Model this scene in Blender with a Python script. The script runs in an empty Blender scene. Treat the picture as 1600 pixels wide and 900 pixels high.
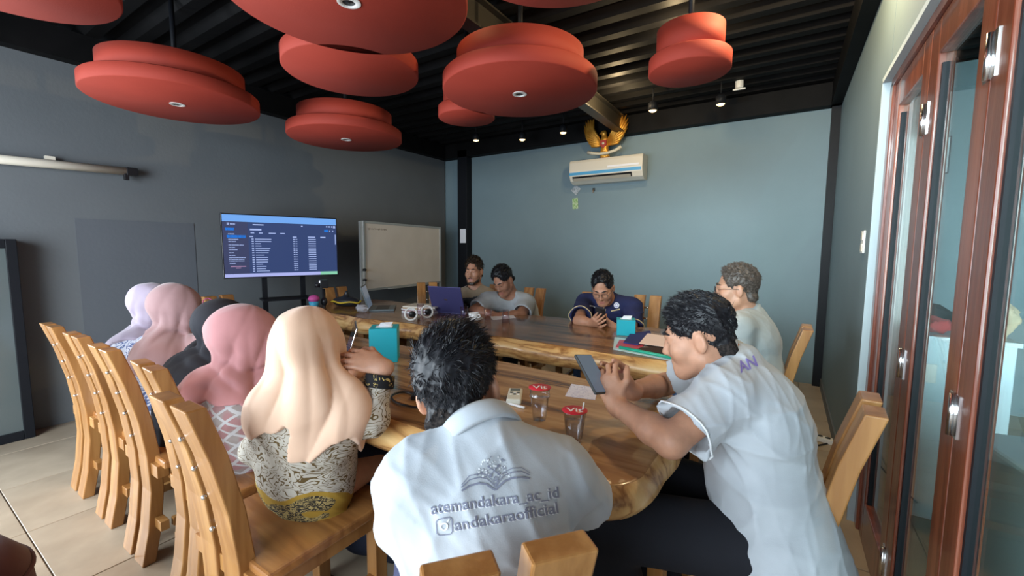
import bpy, bmesh, math, random
import numpy as np
from math import sin, cos, pi, radians, atan2, sqrt
from mathutils import Vector, Matrix, noise
from mathutils.bvhtree import BVHTree

C = bpy.context.scene
COL = C.collection
random.seed(7)

# ------------------------------------------------------------------ camera, world, light, exposure
EYE = Vector((0.0, 0.0, 1.3))
FPX = 667.0
YAW, PITCH, ROLL = radians(32.7), radians(5.3), radians(0.35)
_F = Vector((-sin(YAW), cos(YAW), 0)); _R = Vector((cos(YAW), sin(YAW), 0)); _U = Vector((0, 0, 1))
CF = _F * cos(PITCH) - _U * sin(PITCH); _u2 = _U * cos(PITCH) + _F * sin(PITCH)
CR = _R * cos(ROLL) + _u2 * sin(ROLL); CU = _u2 * cos(ROLL) - _R * sin(ROLL)
camd = bpy.data.cameras.new('camera'); camd.sensor_width = 36.0; camd.lens = FPX * 36.0 / 1600.0
camd.clip_start = 0.02
cam = bpy.data.objects.new('camera', camd); COL.objects.link(cam)
cam.matrix_world = Matrix(((CR.x, CU.x, -CF.x, EYE.x), (CR.y, CU.y, -CF.y, EYE.y), (CR.z, CU.z, -CF.z, EYE.z), (0, 0, 0, 1)))
C.camera = cam

W = bpy.data.worlds.new('sky'); C.world = W; W.use_nodes = True
W.node_tree.nodes['Background'].inputs[0].default_value = (0.72, 0.86, 1.0, 1)
W.node_tree.nodes['Background'].inputs[1].default_value = 0.38

C.view_settings.view_transform = 'Standard'; C.view_settings.look = 'None'
C.view_settings.gamma = 1.0; C.view_settings.use_curve_mapping = False
C.view_settings.exposure = 0.0
C.cycles.use_denoising = True
C.cycles.max_bounces = 8; C.cycles.transparent_max_bounces = 12
C.cycles.sample_clamp_indirect = 6.0

def area(name, loc, aim, sx, sy, power, col, spread=None):
    l = bpy.data.lights.new(name, 'AREA'); l.shape = 'RECTANGLE'; l.size = sx; l.size_y = sy
    l.energy = power; l.color = col
    o = bpy.data.objects.new(name, l); COL.objects.link(o); o.location = loc
    if spread: l.spread = radians(spread)
    o.rotation_euler = (Vector(aim) - Vector(loc)).to_track_quat('-Z', 'Y').to_euler()
    return o
# daylight through the glazed front of the room (behind the camera), the glazed left front, the neighbouring room's front, plus two added wall fills
area('daylight_front', (-1.65, -1.7, 1.30), (-0.9, 2.0, 0.70), 3.9, 1.8, 225, (0.77, 0.895, 1.0))
area('fill_back_wall', (-0.25, -1.6, 2.38), (-0.10, 5.0, 1.30), 1.6, 0.35, 13, (0.76, 0.95, 1.0), 38)  # added fill that brightens the right part of the back wall
area('fill_left_wall', (-2.2, -1.75, 1.4), (-4.4, 0.9, 0.8), 1.2, 1.8, 20, (0.90, 0.95, 1.0), 100)  # added fill aimed at the near end of the left wall
area('daylight_left', (-5.2, -0.9, 1.25), (0.0, 1.2, 0.6), 1.6, 2.0, 150, (0.84, 0.93, 1.0))
area('daylight_next_room', (1.7, -1.3, 1.5), (1.7, 4.9, 1.2), 1.8, 2.0, 85, (0.80, 0.93, 1.0), 60)

def D(px, py, d):
    """point in the room seen in direction (px, py) at camera depth d"""
    return EYE + (CF + CR * ((px - 800) / FPX) - CU * ((py - 450) / FPX)) * d
def Z(px, py, z):
    r = CF + CR * ((px - 800) / FPX) - CU * ((py - 450) / FPX)
    return EYE + r * ((z - EYE.z) / r.z)

# ------------------------------------------------------------------ materials
def mat(name, col, rough=0.6, metal=0.0, spec=0.5, emit=None, es=1.0, trans=0.0, ior=1.45, alpha=None, sheen=0.0, sub=0.0):
    m = bpy.data.materials.new(name); m.use_nodes = True
    b = m.node_tree.nodes['Principled BSDF']
    b.inputs['Base Color'].default_value = (*col, 1); b.inputs['Roughness'].default_value = rough
    b.inputs['Metallic'].default_value = metal; b.inputs['Specular IOR Level'].default_value = spec
    b.inputs['IOR'].default_value = ior
    if emit: b.inputs['Emission Color'].default_value = (*emit, 1); b.inputs['Emission Strength'].default_value = es
    if trans: b.inputs['Transmission Weight'].default_value = trans
    if alpha is not None: b.inputs['Alpha'].default_value = alpha
    if sheen: b.inputs['Sheen Weight'].default_value = sheen
    if sub:
        b.inputs['Subsurface Weight'].default_value = sub; b.inputs['Subsurface Radius'].default_value = (0.9, 0.35, 0.2)
        b.inputs['Subsurface Scale'].default_value = 0.008
    return m
def N(m, t, **kw):
    n = m.node_tree.nodes.new(t)
    for k, v in kw.items():
        if k in n.inputs: n.inputs[k].default_value = v
        else: setattr(n, k, v)
    return n
def L(m, a, b): m.node_tree.links.new(a, b)
def bsdf(m): return m.node_tree.nodes['Principled BSDF']
def coords(m, scale=(1, 1, 1), kind='Object', rnd=False):
    tc = N(m, 'ShaderNodeTexCoord'); mp = N(m, 'ShaderNodeMapping'); mp.inputs['Scale'].default_value = scale
    L(m, tc.outputs[kind], mp.inputs['Vector'])
    if rnd:
        oi = N(m, 'ShaderNodeObjectInfo'); ml = N(m, 'ShaderNodeMath', operation='MULTIPLY'); ml.inputs[1].default_value = 37.0
        L(m, oi.outputs['Random'], ml.inputs[0]); L(m, ml.outputs[0], mp.inputs['Location'])
    return mp.outputs[0]
def ramp(m, fac, stops):
    r = N(m, 'ShaderNodeValToRGB'); e = r.color_ramp.elements
    while len(e) < len(stops): e.new(0.5)
    for i, (p, c) in enumerate(stops): e[i].position = p; e[i].color = (*c, 1)
    L(m, fac, r.inputs[0]); return r.outputs[0]
def bump(m, h, strength=0.2, dist=0.01):
    b = N(m, 'ShaderNodeBump'); b.inputs['Strength'].default_value = strength; b.inputs['Distance'].default_value = dist
    L(m, h, b.inputs['Height']); L(m, b.outputs[0], bsdf(m).inputs['Normal'])
def noisy(name, c1, c2, scale=3.0, rough=0.7, detail=4, bmp=0.0, bscale=60, lo=0.35, hi=0.65, **kw):
    m = mat(name, c1, rough, **kw); v = coords(m)
    n = N(m, 'ShaderNodeTexNoise'); n.inputs['Scale'].default_value = scale; n.inputs['Detail'].default_value = detail
    L(m, v, n.inputs['Vector']); L(m, ramp(m, n.outputs[0], [(lo, c1), (hi, c2)]), bsdf(m).inputs['Base Color'])
    if bmp:
        n2 = N(m, 'ShaderNodeTexNoise'); n2.inputs['Scale'].default_value = bscale; n2.inputs['Detail'].default_value = 3
        L(m, v, n2.inputs['Vector']); bump(m, n2.outputs[0], bmp)
    return m
def wood(name, stops, axis='x', scale=6.0, stretch=0.08, rough=0.35, coat=0.0, rings=2.0, rnd=True, dist=3.0):
    m = mat(name, stops[0][1], rough)
    s = [1.0, 1.0, 1.0]; s['xyz'.index(axis)] = stretch
    v = coords(m, s, rnd=rnd)
    n = N(m, 'ShaderNodeTexNoise'); n.inputs['Scale'].default_value = scale; n.inputs['Detail'].default_value = 5; n.inputs['Distortion'].default_value = dist * 0.2
    L(m, v, n.inputs['Vector'])
    w = N(m, 'ShaderNodeMath', operation='MULTIPLY'); w.inputs[1].default_value = rings; L(m, n.outputs[0], w.inputs[0])
    fr = N(m, 'ShaderNodeMath', operation='PINGPONG'); fr.inputs[1].default_value = 0.5; L(m, w.outputs[0], fr.inputs[0])
    d2 = N(m, 'ShaderNodeMath', operation='MULTIPLY'); d2.inputs[1].default_value = 2.0; L(m, fr.outputs[0], d2.inputs[0])
    f = N(m, 'ShaderNodeTexNoise'); f.inputs['Scale'].default_value = scale * 9; f.inputs['Detail'].default_value = 3; L(m, v, f.inputs['Vector'])
    mx = N(m, 'ShaderNodeMix'); mx.inputs[0].default_value = 0.25
    L(m, d2.outputs[0], mx.inputs[2]); L(m, f.outputs[0], mx.inputs[3])
    L(m, ramp(m, mx.outputs[0], stops), bsdf(m).inputs['Base Color'])
    if coat: bsdf(m).inputs['Coat Weight'].default_value = coat; bsdf(m).inputs['Coat Roughness'].default_value = 0.08
    bump(m, f.outputs[0], 0.06)
    return m
M = {}
M['floor_tile'] = noisy('floor_tile', (0.34, 0.27, 0.195), (0.42, 0.34, 0.25), 5, 0.36, bmp=0.03, bscale=25)
_m = M['floor_tile']
M['grout'] = noisy('grout', (0.20, 0.18, 0.16), (0.26, 0.24, 0.21), 30, 0.9)
def wallmat(name, c1, c2):
    m = mat(name, c1, 0.62); v = coords(m)
    n = N(m, 'ShaderNodeTexNoise'); n.inputs['Scale'].default_value = 1.1; n.inputs['Detail'].default_value = 6; n.inputs['Roughness'].default_value = 0.6
    L(m, v, n.inputs['Vector']); L(m, ramp(m, n.outputs[0], [(0.3, c1), (0.7, c2)]), bsdf(m).inputs['Base Color'])
    n2 = N(m, 'ShaderNodeTexNoise'); n2.inputs['Scale'].default_value = 45; n2.inputs['Detail'].default_value = 4
    L(m, v, n2.inputs['Vector']); bump(m, n2.outputs[0], 0.08)
    return m
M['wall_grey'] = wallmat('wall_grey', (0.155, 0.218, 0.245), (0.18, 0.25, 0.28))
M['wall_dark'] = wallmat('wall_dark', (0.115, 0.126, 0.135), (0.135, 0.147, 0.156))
M['wall_patch'] = wallmat('wall_patch', (0.095, 0.106, 0.122), (0.112, 0.123, 0.139))
M['ceiling_black'] = noisy('ceiling_black', (0.0045, 0.0045, 0.0048), (0.008, 0.0075, 0.0078), 4, 0.6, spec=0.12)
M['black_steel'] = mat('black_steel', (0.009, 0.010, 0.013), 0.5, spec=0.2)
M['beam_black'] = mat('beam_black', (0.03, 0.027, 0.022), 0.4)
M['disc_red'] = noisy('disc_red', (0.30, 0.030, 0.015), (0.35, 0.038, 0.02), 2, 0.75, bmp=0.04, bscale=140)
M['white_plastic'] = mat('white_plastic', (0.75, 0.74, 0.70), 0.35)
M['cream_plastic'] = mat('cream_plastic', (0.72, 0.66, 0.55), 0.35)
M['dark'] = mat('dark', (0.01, 0.01, 0.012), 0.4)
M['dark_plastic'] = mat('dark_plastic', (0.018, 0.019, 0.023), 0.35)
M['door_wood'] = wood('door_wood', [(0.2, (0.15, 0.035, 0.016)), (0.6, (0.27, 0.075, 0.036)), (0.9, (0.34, 0.10, 0.05))], 'z', 9, 0.05, 0.32, 0.5)
M['plaster'] = mat('plaster', (0.42, 0.50, 0.52), 0.8)
M['chrome'] = mat('chrome', (0.75, 0.75, 0.75), 0.2, 1.0)
M['chair_wood'] = wood('chair_wood', [(0.15, (0.30, 0.130, 0.036)), (0.5, (0.42, 0.205, 0.066)), (0.85, (0.49, 0.265, 0.092))], 'z', 9, 0.06, 0.34, 0.25)
M['seat_wood'] = wood('seat_wood', [(0.15, (0.28, 0.115, 0.035)), (0.5, (0.42, 0.19, 0.058)), (0.85, (0.53, 0.27, 0.09))], 'x', 10, 0.08, 0.3, 0.4)
M['slab_far'] = wood('slab_far', [(0.1, (0.05, 0.020, 0.009)), (0.45, (0.13, 0.055, 0.022)), (0.75, (0.22, 0.10, 0.038)), (0.95, (0.32, 0.155, 0.06))], 'x', 7, 0.10, 0.24, 0.25, 3.0, False, 5)
M['slab_near'] = wood('slab_near', [(0.08, (0.07, 0.030, 0.013)), (0.3, (0.23, 0.115, 0.044)), (0.6, (0.38, 0.21, 0.085)), (0.95, (0.50, 0.30, 0.13))], 'x', 7, 0.10, 0.26, 0.25, 3.2, False, 5)
M['sapwood'] = wood('sapwood', [(0.1, (0.26, 0.11, 0.035)), (0.3, (0.56, 0.31, 0.11)), (0.7, (0.70, 0.46, 0.20)), (0.95, (0.78, 0.55, 0.28))], 'x', 8, 0.3, 0.4, 0.25, 2.0, False, 6)
M['cardboard'] = mat('cardboard', (0.42, 0.27, 0.14), 0.8)
M['paper'] = mat('paper', (0.78, 0.79, 0.84), 0.8)
M['glass'] = mat('glass', (0.93, 0.97, 0.96), 0.02, trans=1.0, ior=1.45)
def thin_fresnel(nt, base=0.04, top=0.9, power=5.0):
    lw = nt.nodes.new('ShaderNodeLayerWeight'); lw.inputs['Blend'].default_value = 0.5
    pw = nt.nodes.new('ShaderNodeMath'); pw.operation = 'POWER'; pw.inputs[1].default_value = power
    ma = nt.nodes.new('ShaderNodeMath'); ma.operation = 'MULTIPLY_ADD'; ma.inputs[1].default_value = top; ma.inputs[2].default_value = base
    nt.links.new(lw.outputs['Facing'], pw.inputs[0]); nt.links.new(pw.outputs[0], ma.inputs[0]); return ma
def pane_material():
    m = bpy.data.materials.new('window_glass'); m.use_nodes = True; nt = m.node_tree; nt.nodes.clear()
    o = nt.nodes.new('ShaderNodeOutputMaterial'); t = nt.nodes.new('ShaderNodeBsdfTransparent'); g = nt.nodes.new('ShaderNodeBsdfGlossy')
    t.inputs[0].default_value = (0.80, 0.90, 0.88, 1); g.inputs['Roughness'].default_value = 0.01
    f = thin_fresnel(nt); mx = nt.nodes.new('ShaderNodeMixShader')
    nt.links.new(f.outputs[0], mx.inputs[0]); nt.links.new(t.outputs[0], mx.inputs[1]); nt.links.new(g.outputs[0], mx.inputs[2]); nt.links.new(mx.outputs[0], o.inputs[0])
    return m
M['pane'] = pane_material()
def clear_material(name, tint, gloss=1.4, rough=0.03):
    m = bpy.data.materials.new(name); m.use_nodes = True; nt = m.node_tree; nt.nodes.clear()
    o = nt.nodes.new('ShaderNodeOutputMaterial'); t = nt.nodes.new('ShaderNodeBsdfTransparent'); g = nt.nodes.new('ShaderNodeBsdfGlossy')
    t.inputs[0].default_value = (*tint, 1); g.inputs['Roughness'].default_value = rough
    f = thin_fresnel(nt, 0.05, 0.75, 3.0 / gloss * 1.5); mx = nt.nodes.new('ShaderNodeMixShader')
    nt.links.new(f.outputs[0], mx.inputs[0]); nt.links.new(t.outputs[0], mx.inputs[1]); nt.links.new(g.outputs[0], mx.inputs[2]); nt.links.new(mx.outputs[0], o.inputs[0])
    return m

# ------------------------------------------------------------------ object helpers
def thing(name, label, cat, loc=(0, 0, 0), rz=0.0, group=None):
    o = bpy.data.objects.new(name, None); COL.objects.link(o); o.empty_display_size = 0.1
    o.location = loc; o.rotation_euler = (0, 0, rz); o['label'] = label; o['category'] = cat
    if group: o['group'] = group
    return o
def tag(o, label, cat, group=None):
    o['label'] = label; o['category'] = cat
    if group: o['group'] = group
    return o
def link(name, me, parent=None, label=None, kind=None):
    o = bpy.data.objects.new(name, me); COL.objects.link(o)
    if parent: o.parent = parent
    if label: o['label'] = label
    if kind: o['kind'] = kind
    return o
def dup(root, loc, rz, label=None, group=None):
    r = root.copy(); COL.objects.link(r); r.location = loc; r.rotation_euler = (0, 0, rz)
    if label: r['label'] = label
    if group: r['group'] = group
    for ch in list(root.children):
        c = ch.copy(); COL.objects.link(c); c.parent = r
        for g in list(ch.children):
            d = g.copy(); COL.objects.link(d); d.parent = c
    return r

class MB:
    """collects shapes of one mesh"""
    def __init__(s): s.v = []; s.f = []; s.m = []; s.sm = []
    def add(s, vs, fs, mi=0, smooth=False):
        o = len(s.v); s.v += [tuple(v) for v in vs]; s.f += [tuple(i + o for i in f) for f in fs]; s.m += [mi] * len(fs); s.sm += [smooth] * len(fs); return s
    def box(s, c, d, rz=0.0, mi=0, mtx=None):
        hx, hy, hz = d[0] / 2, d[1] / 2, d[2] / 2
        vs = [Vector((x * hx, y * hy, z * hz)) for z in (-1, 1) for y in (-1, 1) for x in (-1, 1)]
        R = mtx if mtx is not None else Matrix.Rotation(rz, 3, 'Z')
        vs = [R @ v + Vector(c) for v in vs]
        return s.add(vs, [(0, 2, 3, 1), (4, 5, 7, 6), (0, 1, 5, 4), (2, 6, 7, 3), (0, 4, 6, 2), (1, 3, 7, 5)], mi)
    def lathe(s, prof, c=(0, 0, 0), n=24, mi=0, axis=None, smooth=True, cap0=True, cap1=True):
        vs = []; fs = []
        R = Matrix.Identity(3) if axis is None else Vector(axis).to_track_quat('Z', 'Y').to_matrix()
        for r, z in prof:
            for i in range(n):
                a = 2 * pi * i / n; vs.append(R @ Vector((r * cos(a), r * sin(a), z)) + Vector(c))
        for j in range(len(prof) - 1):
            for i in range(n):
                k = (i + 1) % n; fs.append((j * n + i, j * n + k, (j + 1) * n + k, (j + 1) * n + i))
        if cap0: fs.append(tuple(range(n))[::-1])
        if cap1: fs.append(tuple((len(prof) - 1) * n + i for i in range(n)))
        return s.add(vs, fs, mi, smooth)
    def tube(s, pts, r, n=8, mi=0, caps=True):
        pts = [Vector(p) for p in pts]; vs = []; fs = []; up = Vector((0, 0, 1))
        rr = r if isinstance(r, (list, tuple)) else [r] * len(pts)
        pd = None
        for i, p in enumerate(pts):
            d = (pts[min(i + 1, len(pts) - 1)] - pts[max(i - 1, 0)]).normalized()
            if pd is None: u = d.orthogonal().normalized()
            else: u = (u - d * u.dot(d)).normalized()
            pd = d; w = d.cross(u)
            for k in range(n):
                a = 2 * pi * k / n; vs.append(p + (u * cos(a) + w * sin(a)) * rr[i])
        for j in range(len(pts) - 1):
            for i in range(n):
                k = (i + 1) % n; fs.append((j * n + i, j * n + k, (j + 1) * n + k, (j + 1) * n + i))
        if caps: fs.append(tuple(range(n))[::-1]); fs.append(tuple((len(pts) - 1) * n + i for i in range(n)))
        return s.add(vs, fs, mi, True)
    def sphere(s, c, r, n=16, m=10, mi=0):
        rx, ry, rz = (r, r, r) if not isinstance(r, (tuple, list)) else r
        vs = []; fs = []
        for j in range(m + 1):
            t = pi * j / m
            for i in range(n):
                a = 2 * pi * i / n; vs.append((c[0] + rx * sin(t) * cos(a), c[1] + ry * sin(t) * sin(a), c[2] - rz * cos(t)))
        for j in range(m):
            for i in range(n):
                k = (i + 1) % n; fs.append((j * n + i, j * n + k, (j + 1) * n + k, (j + 1) * n + i))
        return s.add(vs, fs, mi, True)
    def prism(s, outline, z0, z1, mi=0, smooth=False):
        n = len(outline)
        vs = [(x, y, z0) for x, y in outline] + [(x, y, z1) for x, y in outline]
        fs = [tuple(range(n))[::-1], tuple(range(n, 2 * n))] + [(i, (i + 1) % n, n + (i + 1) % n, n + i) for i in range(n)]
        return s.add(vs, fs, mi, smooth)
    def mesh(s, name, mats, bevel=0.0, seg=2, weld=False):
        me = bpy.data.meshes.new(name); me.from_pydata(s.v, [], s.f)
        me.polygons.foreach_set('material_index', s.m); me.polygons.foreach_set('use_smooth', s.sm)
        for m in (mats if isinstance(mats, (list, tuple)) else [mats]): me.materials.append(M[m] if isinstance(m, str) else m)
        if bevel or weld:
            bm = bmesh.new(); bm.from_mesh(me)
            bmesh.ops.remove_doubles(bm, verts=bm.verts, dist=1e-6)
            if bevel:
                bmesh.ops.recalc_face_normals(bm, faces=bm.faces)
                es = [e for e in bm.edges if len(e.link_faces) == 2 and e.calc_face_angle(0) > 0.6]
                bmesh.ops.bevel(bm, geom=es, offset=bevel, segments=seg, profile=0.5, affect='EDGES', clamp_overlap=True)
            bm.to_mesh(me); bm.free()
        me.update(); return me
    def obj(s, name, mats, parent=None, bevel=0.0, seg=2, label=None, kind=None, weld=False):
        return link(name, s.mesh(name, mats, bevel, seg, weld), parent, label, kind)
def struct(name, mb, mats, parent=None, **kw):
    o = mb.obj(name, mats, parent, **kw)
    if not parent: o['kind'] = 'structure'
    return o
def warp(p, f, a, seed=0.0): return noise.noise(Vector(p) * f + Vector((seed, seed * 1.7, -seed))) * a
M['cab_glass'] = mat('cab_glass', (0.10, 0.12, 0.12), 0.12)
# ------------------------------------------------------------------ room shell
XL, XR, YB, YF, ZW, ZC = -4.41, 0.34, 5.0, -1.6, 2.60, 2.80
floor = struct('floor', MB().box((-1.1, 1.7, -0.05), (8.2, 6.8, 0.08)), 'grout')
tile_me = None
TS = 0.60
for i in range(-9, 6):
    for j in range(-3, 9):
        x, y = -0.14 + i * TS, 0.05 + j * TS
        if x < -5.2 or x > 2.8 or y < -1.6 or y > 4.95: continue
        if tile_me is None: tile_me = MB().box((0, 0, -0.006), (TS - 0.005, TS - 0.005, 0.012)).mesh('tile', 'floor_tile', bevel=0.0015, seg=1)
        t = link('tile', tile_me, floor); t.location = (x, y, 0)
wall_back = struct('wall_back', MB().box(((XL + XR) / 2, YB + 0.06, 1.4), (XR - XL + 0.3, 0.12, 2.8)), 'wall_grey')
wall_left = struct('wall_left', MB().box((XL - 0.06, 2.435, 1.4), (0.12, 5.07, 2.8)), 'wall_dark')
struct('trim_9', MB().box((XL + 0.002, 1.30, 0.75), (0.004, 0.75, 1.50)), 'wall_patch')      # slightly darker rectangle on the left wall
wr = MB(); wr.box((XR + 0.06, 3.83, 1.4), (0.12, 2.55, 2.8)); wr.box((XR + 0.06, 0.45, 2.45), (0.12, 4.2, 0.75))
struct('wall_right', wr, 'wall_grey')
# corrugated ceiling deck: ribs along x
cb = MB(); vs = []; fs = []; ys = []
y = -1.6
while y < 5.1:
    ys += [(y, ZC), (y + 0.075, ZC), (y + 0.11, ZC + 0.055), (y + 0.185, ZC + 0.055)]; y += 0.22
for yy, zz in ys: vs += [(-5.0, yy, zz), (3.0, yy, zz)]
for k in range(len(ys) - 1): fs.append((2 * k, 2 * k + 1, 2 * k + 3, 2 * k + 2))
cb.add(vs, fs); cb.box((-1.0, 1.75, ZC + 0.12), (8.0, 6.9, 0.03))
struct('ceiling', cb, 'ceiling_black')
def ibeam(a, b, h, w, t=0.012):
    a, b = Vector(a), Vector(b); L_ = (b - a).length; mb = MB()
    d = (b - a).normalized(); rz = atan2(d.y, d.x); c = (a + b) / 2
    mb.box(c + Vector((0, 0, h / 2 - t / 2)), (L_, w, t), rz); mb.box(c - Vector((0, 0, h / 2 - t / 2)), (L_, w, t), rz); mb.box(c, (L_, t, h - 2 * t), rz)
    return mb
struct('trim_1', ibeam((-1.66, -1.0, 2.70), (-1.66, 4.86, 2.70), 0.18, 0.10), 'beam_black')
struct('trim_2', MB().box(((XL + XR) / 2, YB - 0.06, 2.70), (XR - XL, 0.12, 0.20)), 'ceiling_black')
struct('trim_3', MB().box((XL + 0.05, 2.4, 2.70), (0.10, 5.0, 0.20)), 'ceiling_black')
struct('trim_4', MB().box((XR - 0.04, 2.0, 2.70), (0.08, 6.0, 0.20)), 'ceiling_black')
struct('trim_5', MB().box((-4.00, YB - 0.06, 1.35), (0.17, 0.12, 2.7)), 'black_steel', bevel=0.004)       # steel column by the whiteboard
struct('trim_6', MB().box((XR - 0.035, YB - 0.03, 1.35), (0.07, 0.06, 2.7)), 'black_steel')
t = thing('glass_cabinet', 'dark framed cabinet with a glass front at the left edge of the picture', 'cabinet', (XL + 0.08, 0.33, 0))
MB().box((-0.01, 0, 0.67), (0.13, 0.56, 1.34)).obj('carcass', 'black_steel', t, bevel=0.004)
for yy in (-0.255, 0.255): MB().box((0.07, yy, 0.67), (0.03, 0.05, 1.34)).obj('stile', 'black_steel', t, bevel=0.003)
for zz in (0.03, 1.31): MB().box((0.07, 0, zz), (0.03, 0.46, 0.06)).obj('rail', 'black_steel', t, bevel=0.003)
MB().box((0.066, 0, 0.67), (0.006, 0.46, 1.22)).obj('pane', 'cab_glass', t)
struct('baseboard_right', MB().box((XR - 0.005, 3.75, 0.04), (0.01, 2.4, 0.08)), 'wall_dark')
struct('trim_8', MB().box((XR - 0.012, 0.45, 2.045), (0.03, 4.18, 0.022)).box((XR - 0.012, 2.535, 1.02), (0.03, 0.014, 2.05)), 'plaster')
# folding glass doors in the right wall
def door_leaf(y0, y1, z1, n):
    t = MB().box((XR + 0.03, y1 - 0.045, z1 / 2), (0.04, 0.09, z1)).obj('door_%d' % n, 'door_wood', None, bevel=0.004); t['kind'] = 'structure'
    MB().box((XR + 0.03, y0 + 0.045, z1 / 2), (0.04, 0.09, z1)).obj('stile', 'door_wood', t, bevel=0.004)
    MB().box((XR + 0.03, (y0 + y1) / 2, z1 - 0.055), (0.04, y1 - y0 - 0.18, 0.11)).obj('rail', 'door_wood', t, bevel=0.004)
    MB().box((XR + 0.03, (y0 + y1) / 2, 0.09), (0.04, y1 - y0 - 0.18, 0.18)).obj('rail', 'door_wood', t, bevel=0.004)
    b = MB()
    for yy in (y0 + 0.096, y1 - 0.096): b.box((XR + 0.03, yy, z1 / 2), (0.022, 0.012, z1 - 0.28))
    b.obj('glazing_bead', 'black_steel', t)
    MB().box((XR + 0.03, (y0 + y1) / 2, z1 / 2 + 0.03), (0.006, y1 - y0 - 0.18, z1 - 0.27)).obj('pane', 'pane', t)
    for zz in (1.72, 0.92, 0.2):
        h = MB(); h.lathe([(0.007, -0.05), (0.007, 0.05)], (XR + 0.004, y0 - 0.002, zz), 10)
        h.box((XR + 0.0085, y0 + 0.016, zz), (0.003, 0.032, 0.1)); h.box((XR + 0.0085, y0 - 0.018, zz), (0.003, 0.03, 0.1))
        h.obj('hinge', 'chrome', t)
door_leaf(1.915, 2.46, 2.0, 1); door_leaf(1.375, 1.91, 2.0, 2); door_leaf(0.79, 1.37, 2.0, 3); door_leaf(0.2, 0.785, 2.0, 4)
struct('trim_11', MB().box((XR + 0.05, 2.495, 1.01), (0.1, 0.06, 2.02)), 'door_wood', bevel=0.004)
struct('trim_10', MB().box((XR + 0.05, 0.4, 2.018), (0.1, 4.2, 0.034)), 'door_wood')
# the neighbouring room behind the glass
struct('wall_beyond', MB().box((1.75, 4.96, 1.4), (2.6, 0.08, 2.8)).box((3.0, 1.8, 1.4), (0.1, 6.5, 2.8)), 'wall_grey')


# ------------------------------------------------------------------ ceiling discs
GRP = 'red double disc ceiling panels'
def disc(x, y, r, ring, label, zb=2.2):
    t = thing('ceiling_disc', label, 'ceiling panel', (x, y, zb), 0, GRP)
    MB().lathe([(r - 0.006, 0), (r, 0.006), (r, 0.074), (r - 0.006, 0.08)], n=72).obj('lower_disc', 'disc_red', t)
    ru = r * 0.82
    MB().lathe([(ru, 0.0805), (ru, 0.215)], n=72).obj('upper_disc', 'disc_red', t)
    MB().lathe([(0.014, 0.2155), (0.014, ZC + 0.05 - zb)], n=10).obj('hanger_rod', 'black_steel', t)
    if ring:
        d = MB().lathe([(0.042, -0.003), (0.042, 0.0), (0.022, 0.0), (0.024, -0.006), (0.042, -0.003)], n=28, cap0=False, cap1=False).obj('downlight_ring', 'white_plastic', t, label='white downlight ring')
        MB().lathe([(0.023, -0.002), (0.023, -0.0005)], n=20).obj('lamp_lens', 'dark', d)
    return t
disc(-3.317, 1.212, 0.455, True, 'big red disc panel with downlight near the left wall, above the projector screen tube')
disc(-1.409, 1.071, 0.435, True, 'biggest looking red disc panel at top centre with large downlight ring, nearest the viewer')
disc(-1.96, 1.50, 0.335, False, 'medium red disc panel without downlight ring, partly covered by the biggest one')
disc(-3.161, 2.339, 0.45, True, 'red disc panel with downlight hanging closest to the television')
disc(-1.369, 2.203, 0.445, True, 'big red disc panel with downlight, right of the centre of the ceiling')
disc(-1.94, 2.42, 0.195, False, 'small red disc peeping out below and behind the big disc right of centre')
disc(-0.477, 2.411, 0.198, False, 'small red double disc hanging alone near the lit ceiling ribs on the right')
disc(-0.62, 1.22, 0.34, False, 'red disc cut by the top edge of the picture, right of centre')
disc(-2.29, 0.33, 0.33, True, 'red disc cut by the top edge of the picture, far left')

# ------------------------------------------------------------------ downlights near the back wall
M['bulb'] = mat('bulb', (1, 0.8, 0.5), 0.5, emit=(1.0, 0.60, 0.22), es=9)
def spot(x, y, label, z=2.60, pw=4):
    t = thing('spotlight', label, 'spotlight', (x, y, z), 0, 'small warm spotlights under the ceiling')
    MB().lathe([(0.036, 0.02), (0.04, 0.0), (0.044, 0.0), (0.044, 0.07), (0.02, 0.09)], n=20, cap0=False).obj('housing', 'black_steel', t)
    MB().sphere((0, 0, 0.012), (0.036, 0.036, 0.024)).obj('bulb', 'bulb', t, label='glowing warm bulb')
    MB().lathe([(0.006, 0.09), (0.006, ZC + 0.05 - z)], n=8).obj('stem', 'black_steel', t)
    l = bpy.data.lights.new('spot', 'SPOT'); l.energy = pw; l.color = (1.0, 0.72, 0.42); l.spot_size = radians(95); l.spot_blend = 0.6; l.shadow_soft_size = 0.03
    o = bpy.data.objects.new('lamp_light', l); COL.objects.link(o); o.parent = t; o.location = (0, 0, -0.012)
spot(-1.143, 4.22, 'warm spotlight above the right end of the air conditioner, left one of the bigger pair')
spot(-0.579, 4.36, 'rightmost warm spotlight under the ceiling above the back wall')
spot(-2.202, 4.479, 'warm spotlight just left of the golden eagle')
spot(-2.757, 4.503, 'smallest leftmost warm spotlight above the back wall')
spot(1.10, 3.3, 'warm spotlight in the neighbouring room behind the glass doors', pw=8)
spot(-3.3, 4.3, 'warm spotlight over the bearded man, hidden behind the red discs', z=2.62, pw=6)
def uplight(loc, pw):
    l = bpy.data.lights.new('uplight', 'POINT'); l.energy = pw; l.color = (1.0, 0.74, 0.4); l.shadow_soft_size = 0.02
    o = bpy.data.objects.new('lamp_light', l); COL.objects.link(o); o.location = loc
l = bpy.data.lights.new('disc_lamp', 'SPOT'); l.energy = 24; l.color = (1.0, 0.58, 0.24); l.spot_size = radians(62); l.spot_blend = 0.5; l.shadow_soft_size = 0.03
o = bpy.data.objects.new('lamp_light', l); COL.objects.link(o); o.location = (-2.26, 0.34, 2.18)      # the downlight of the far left disc
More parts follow.
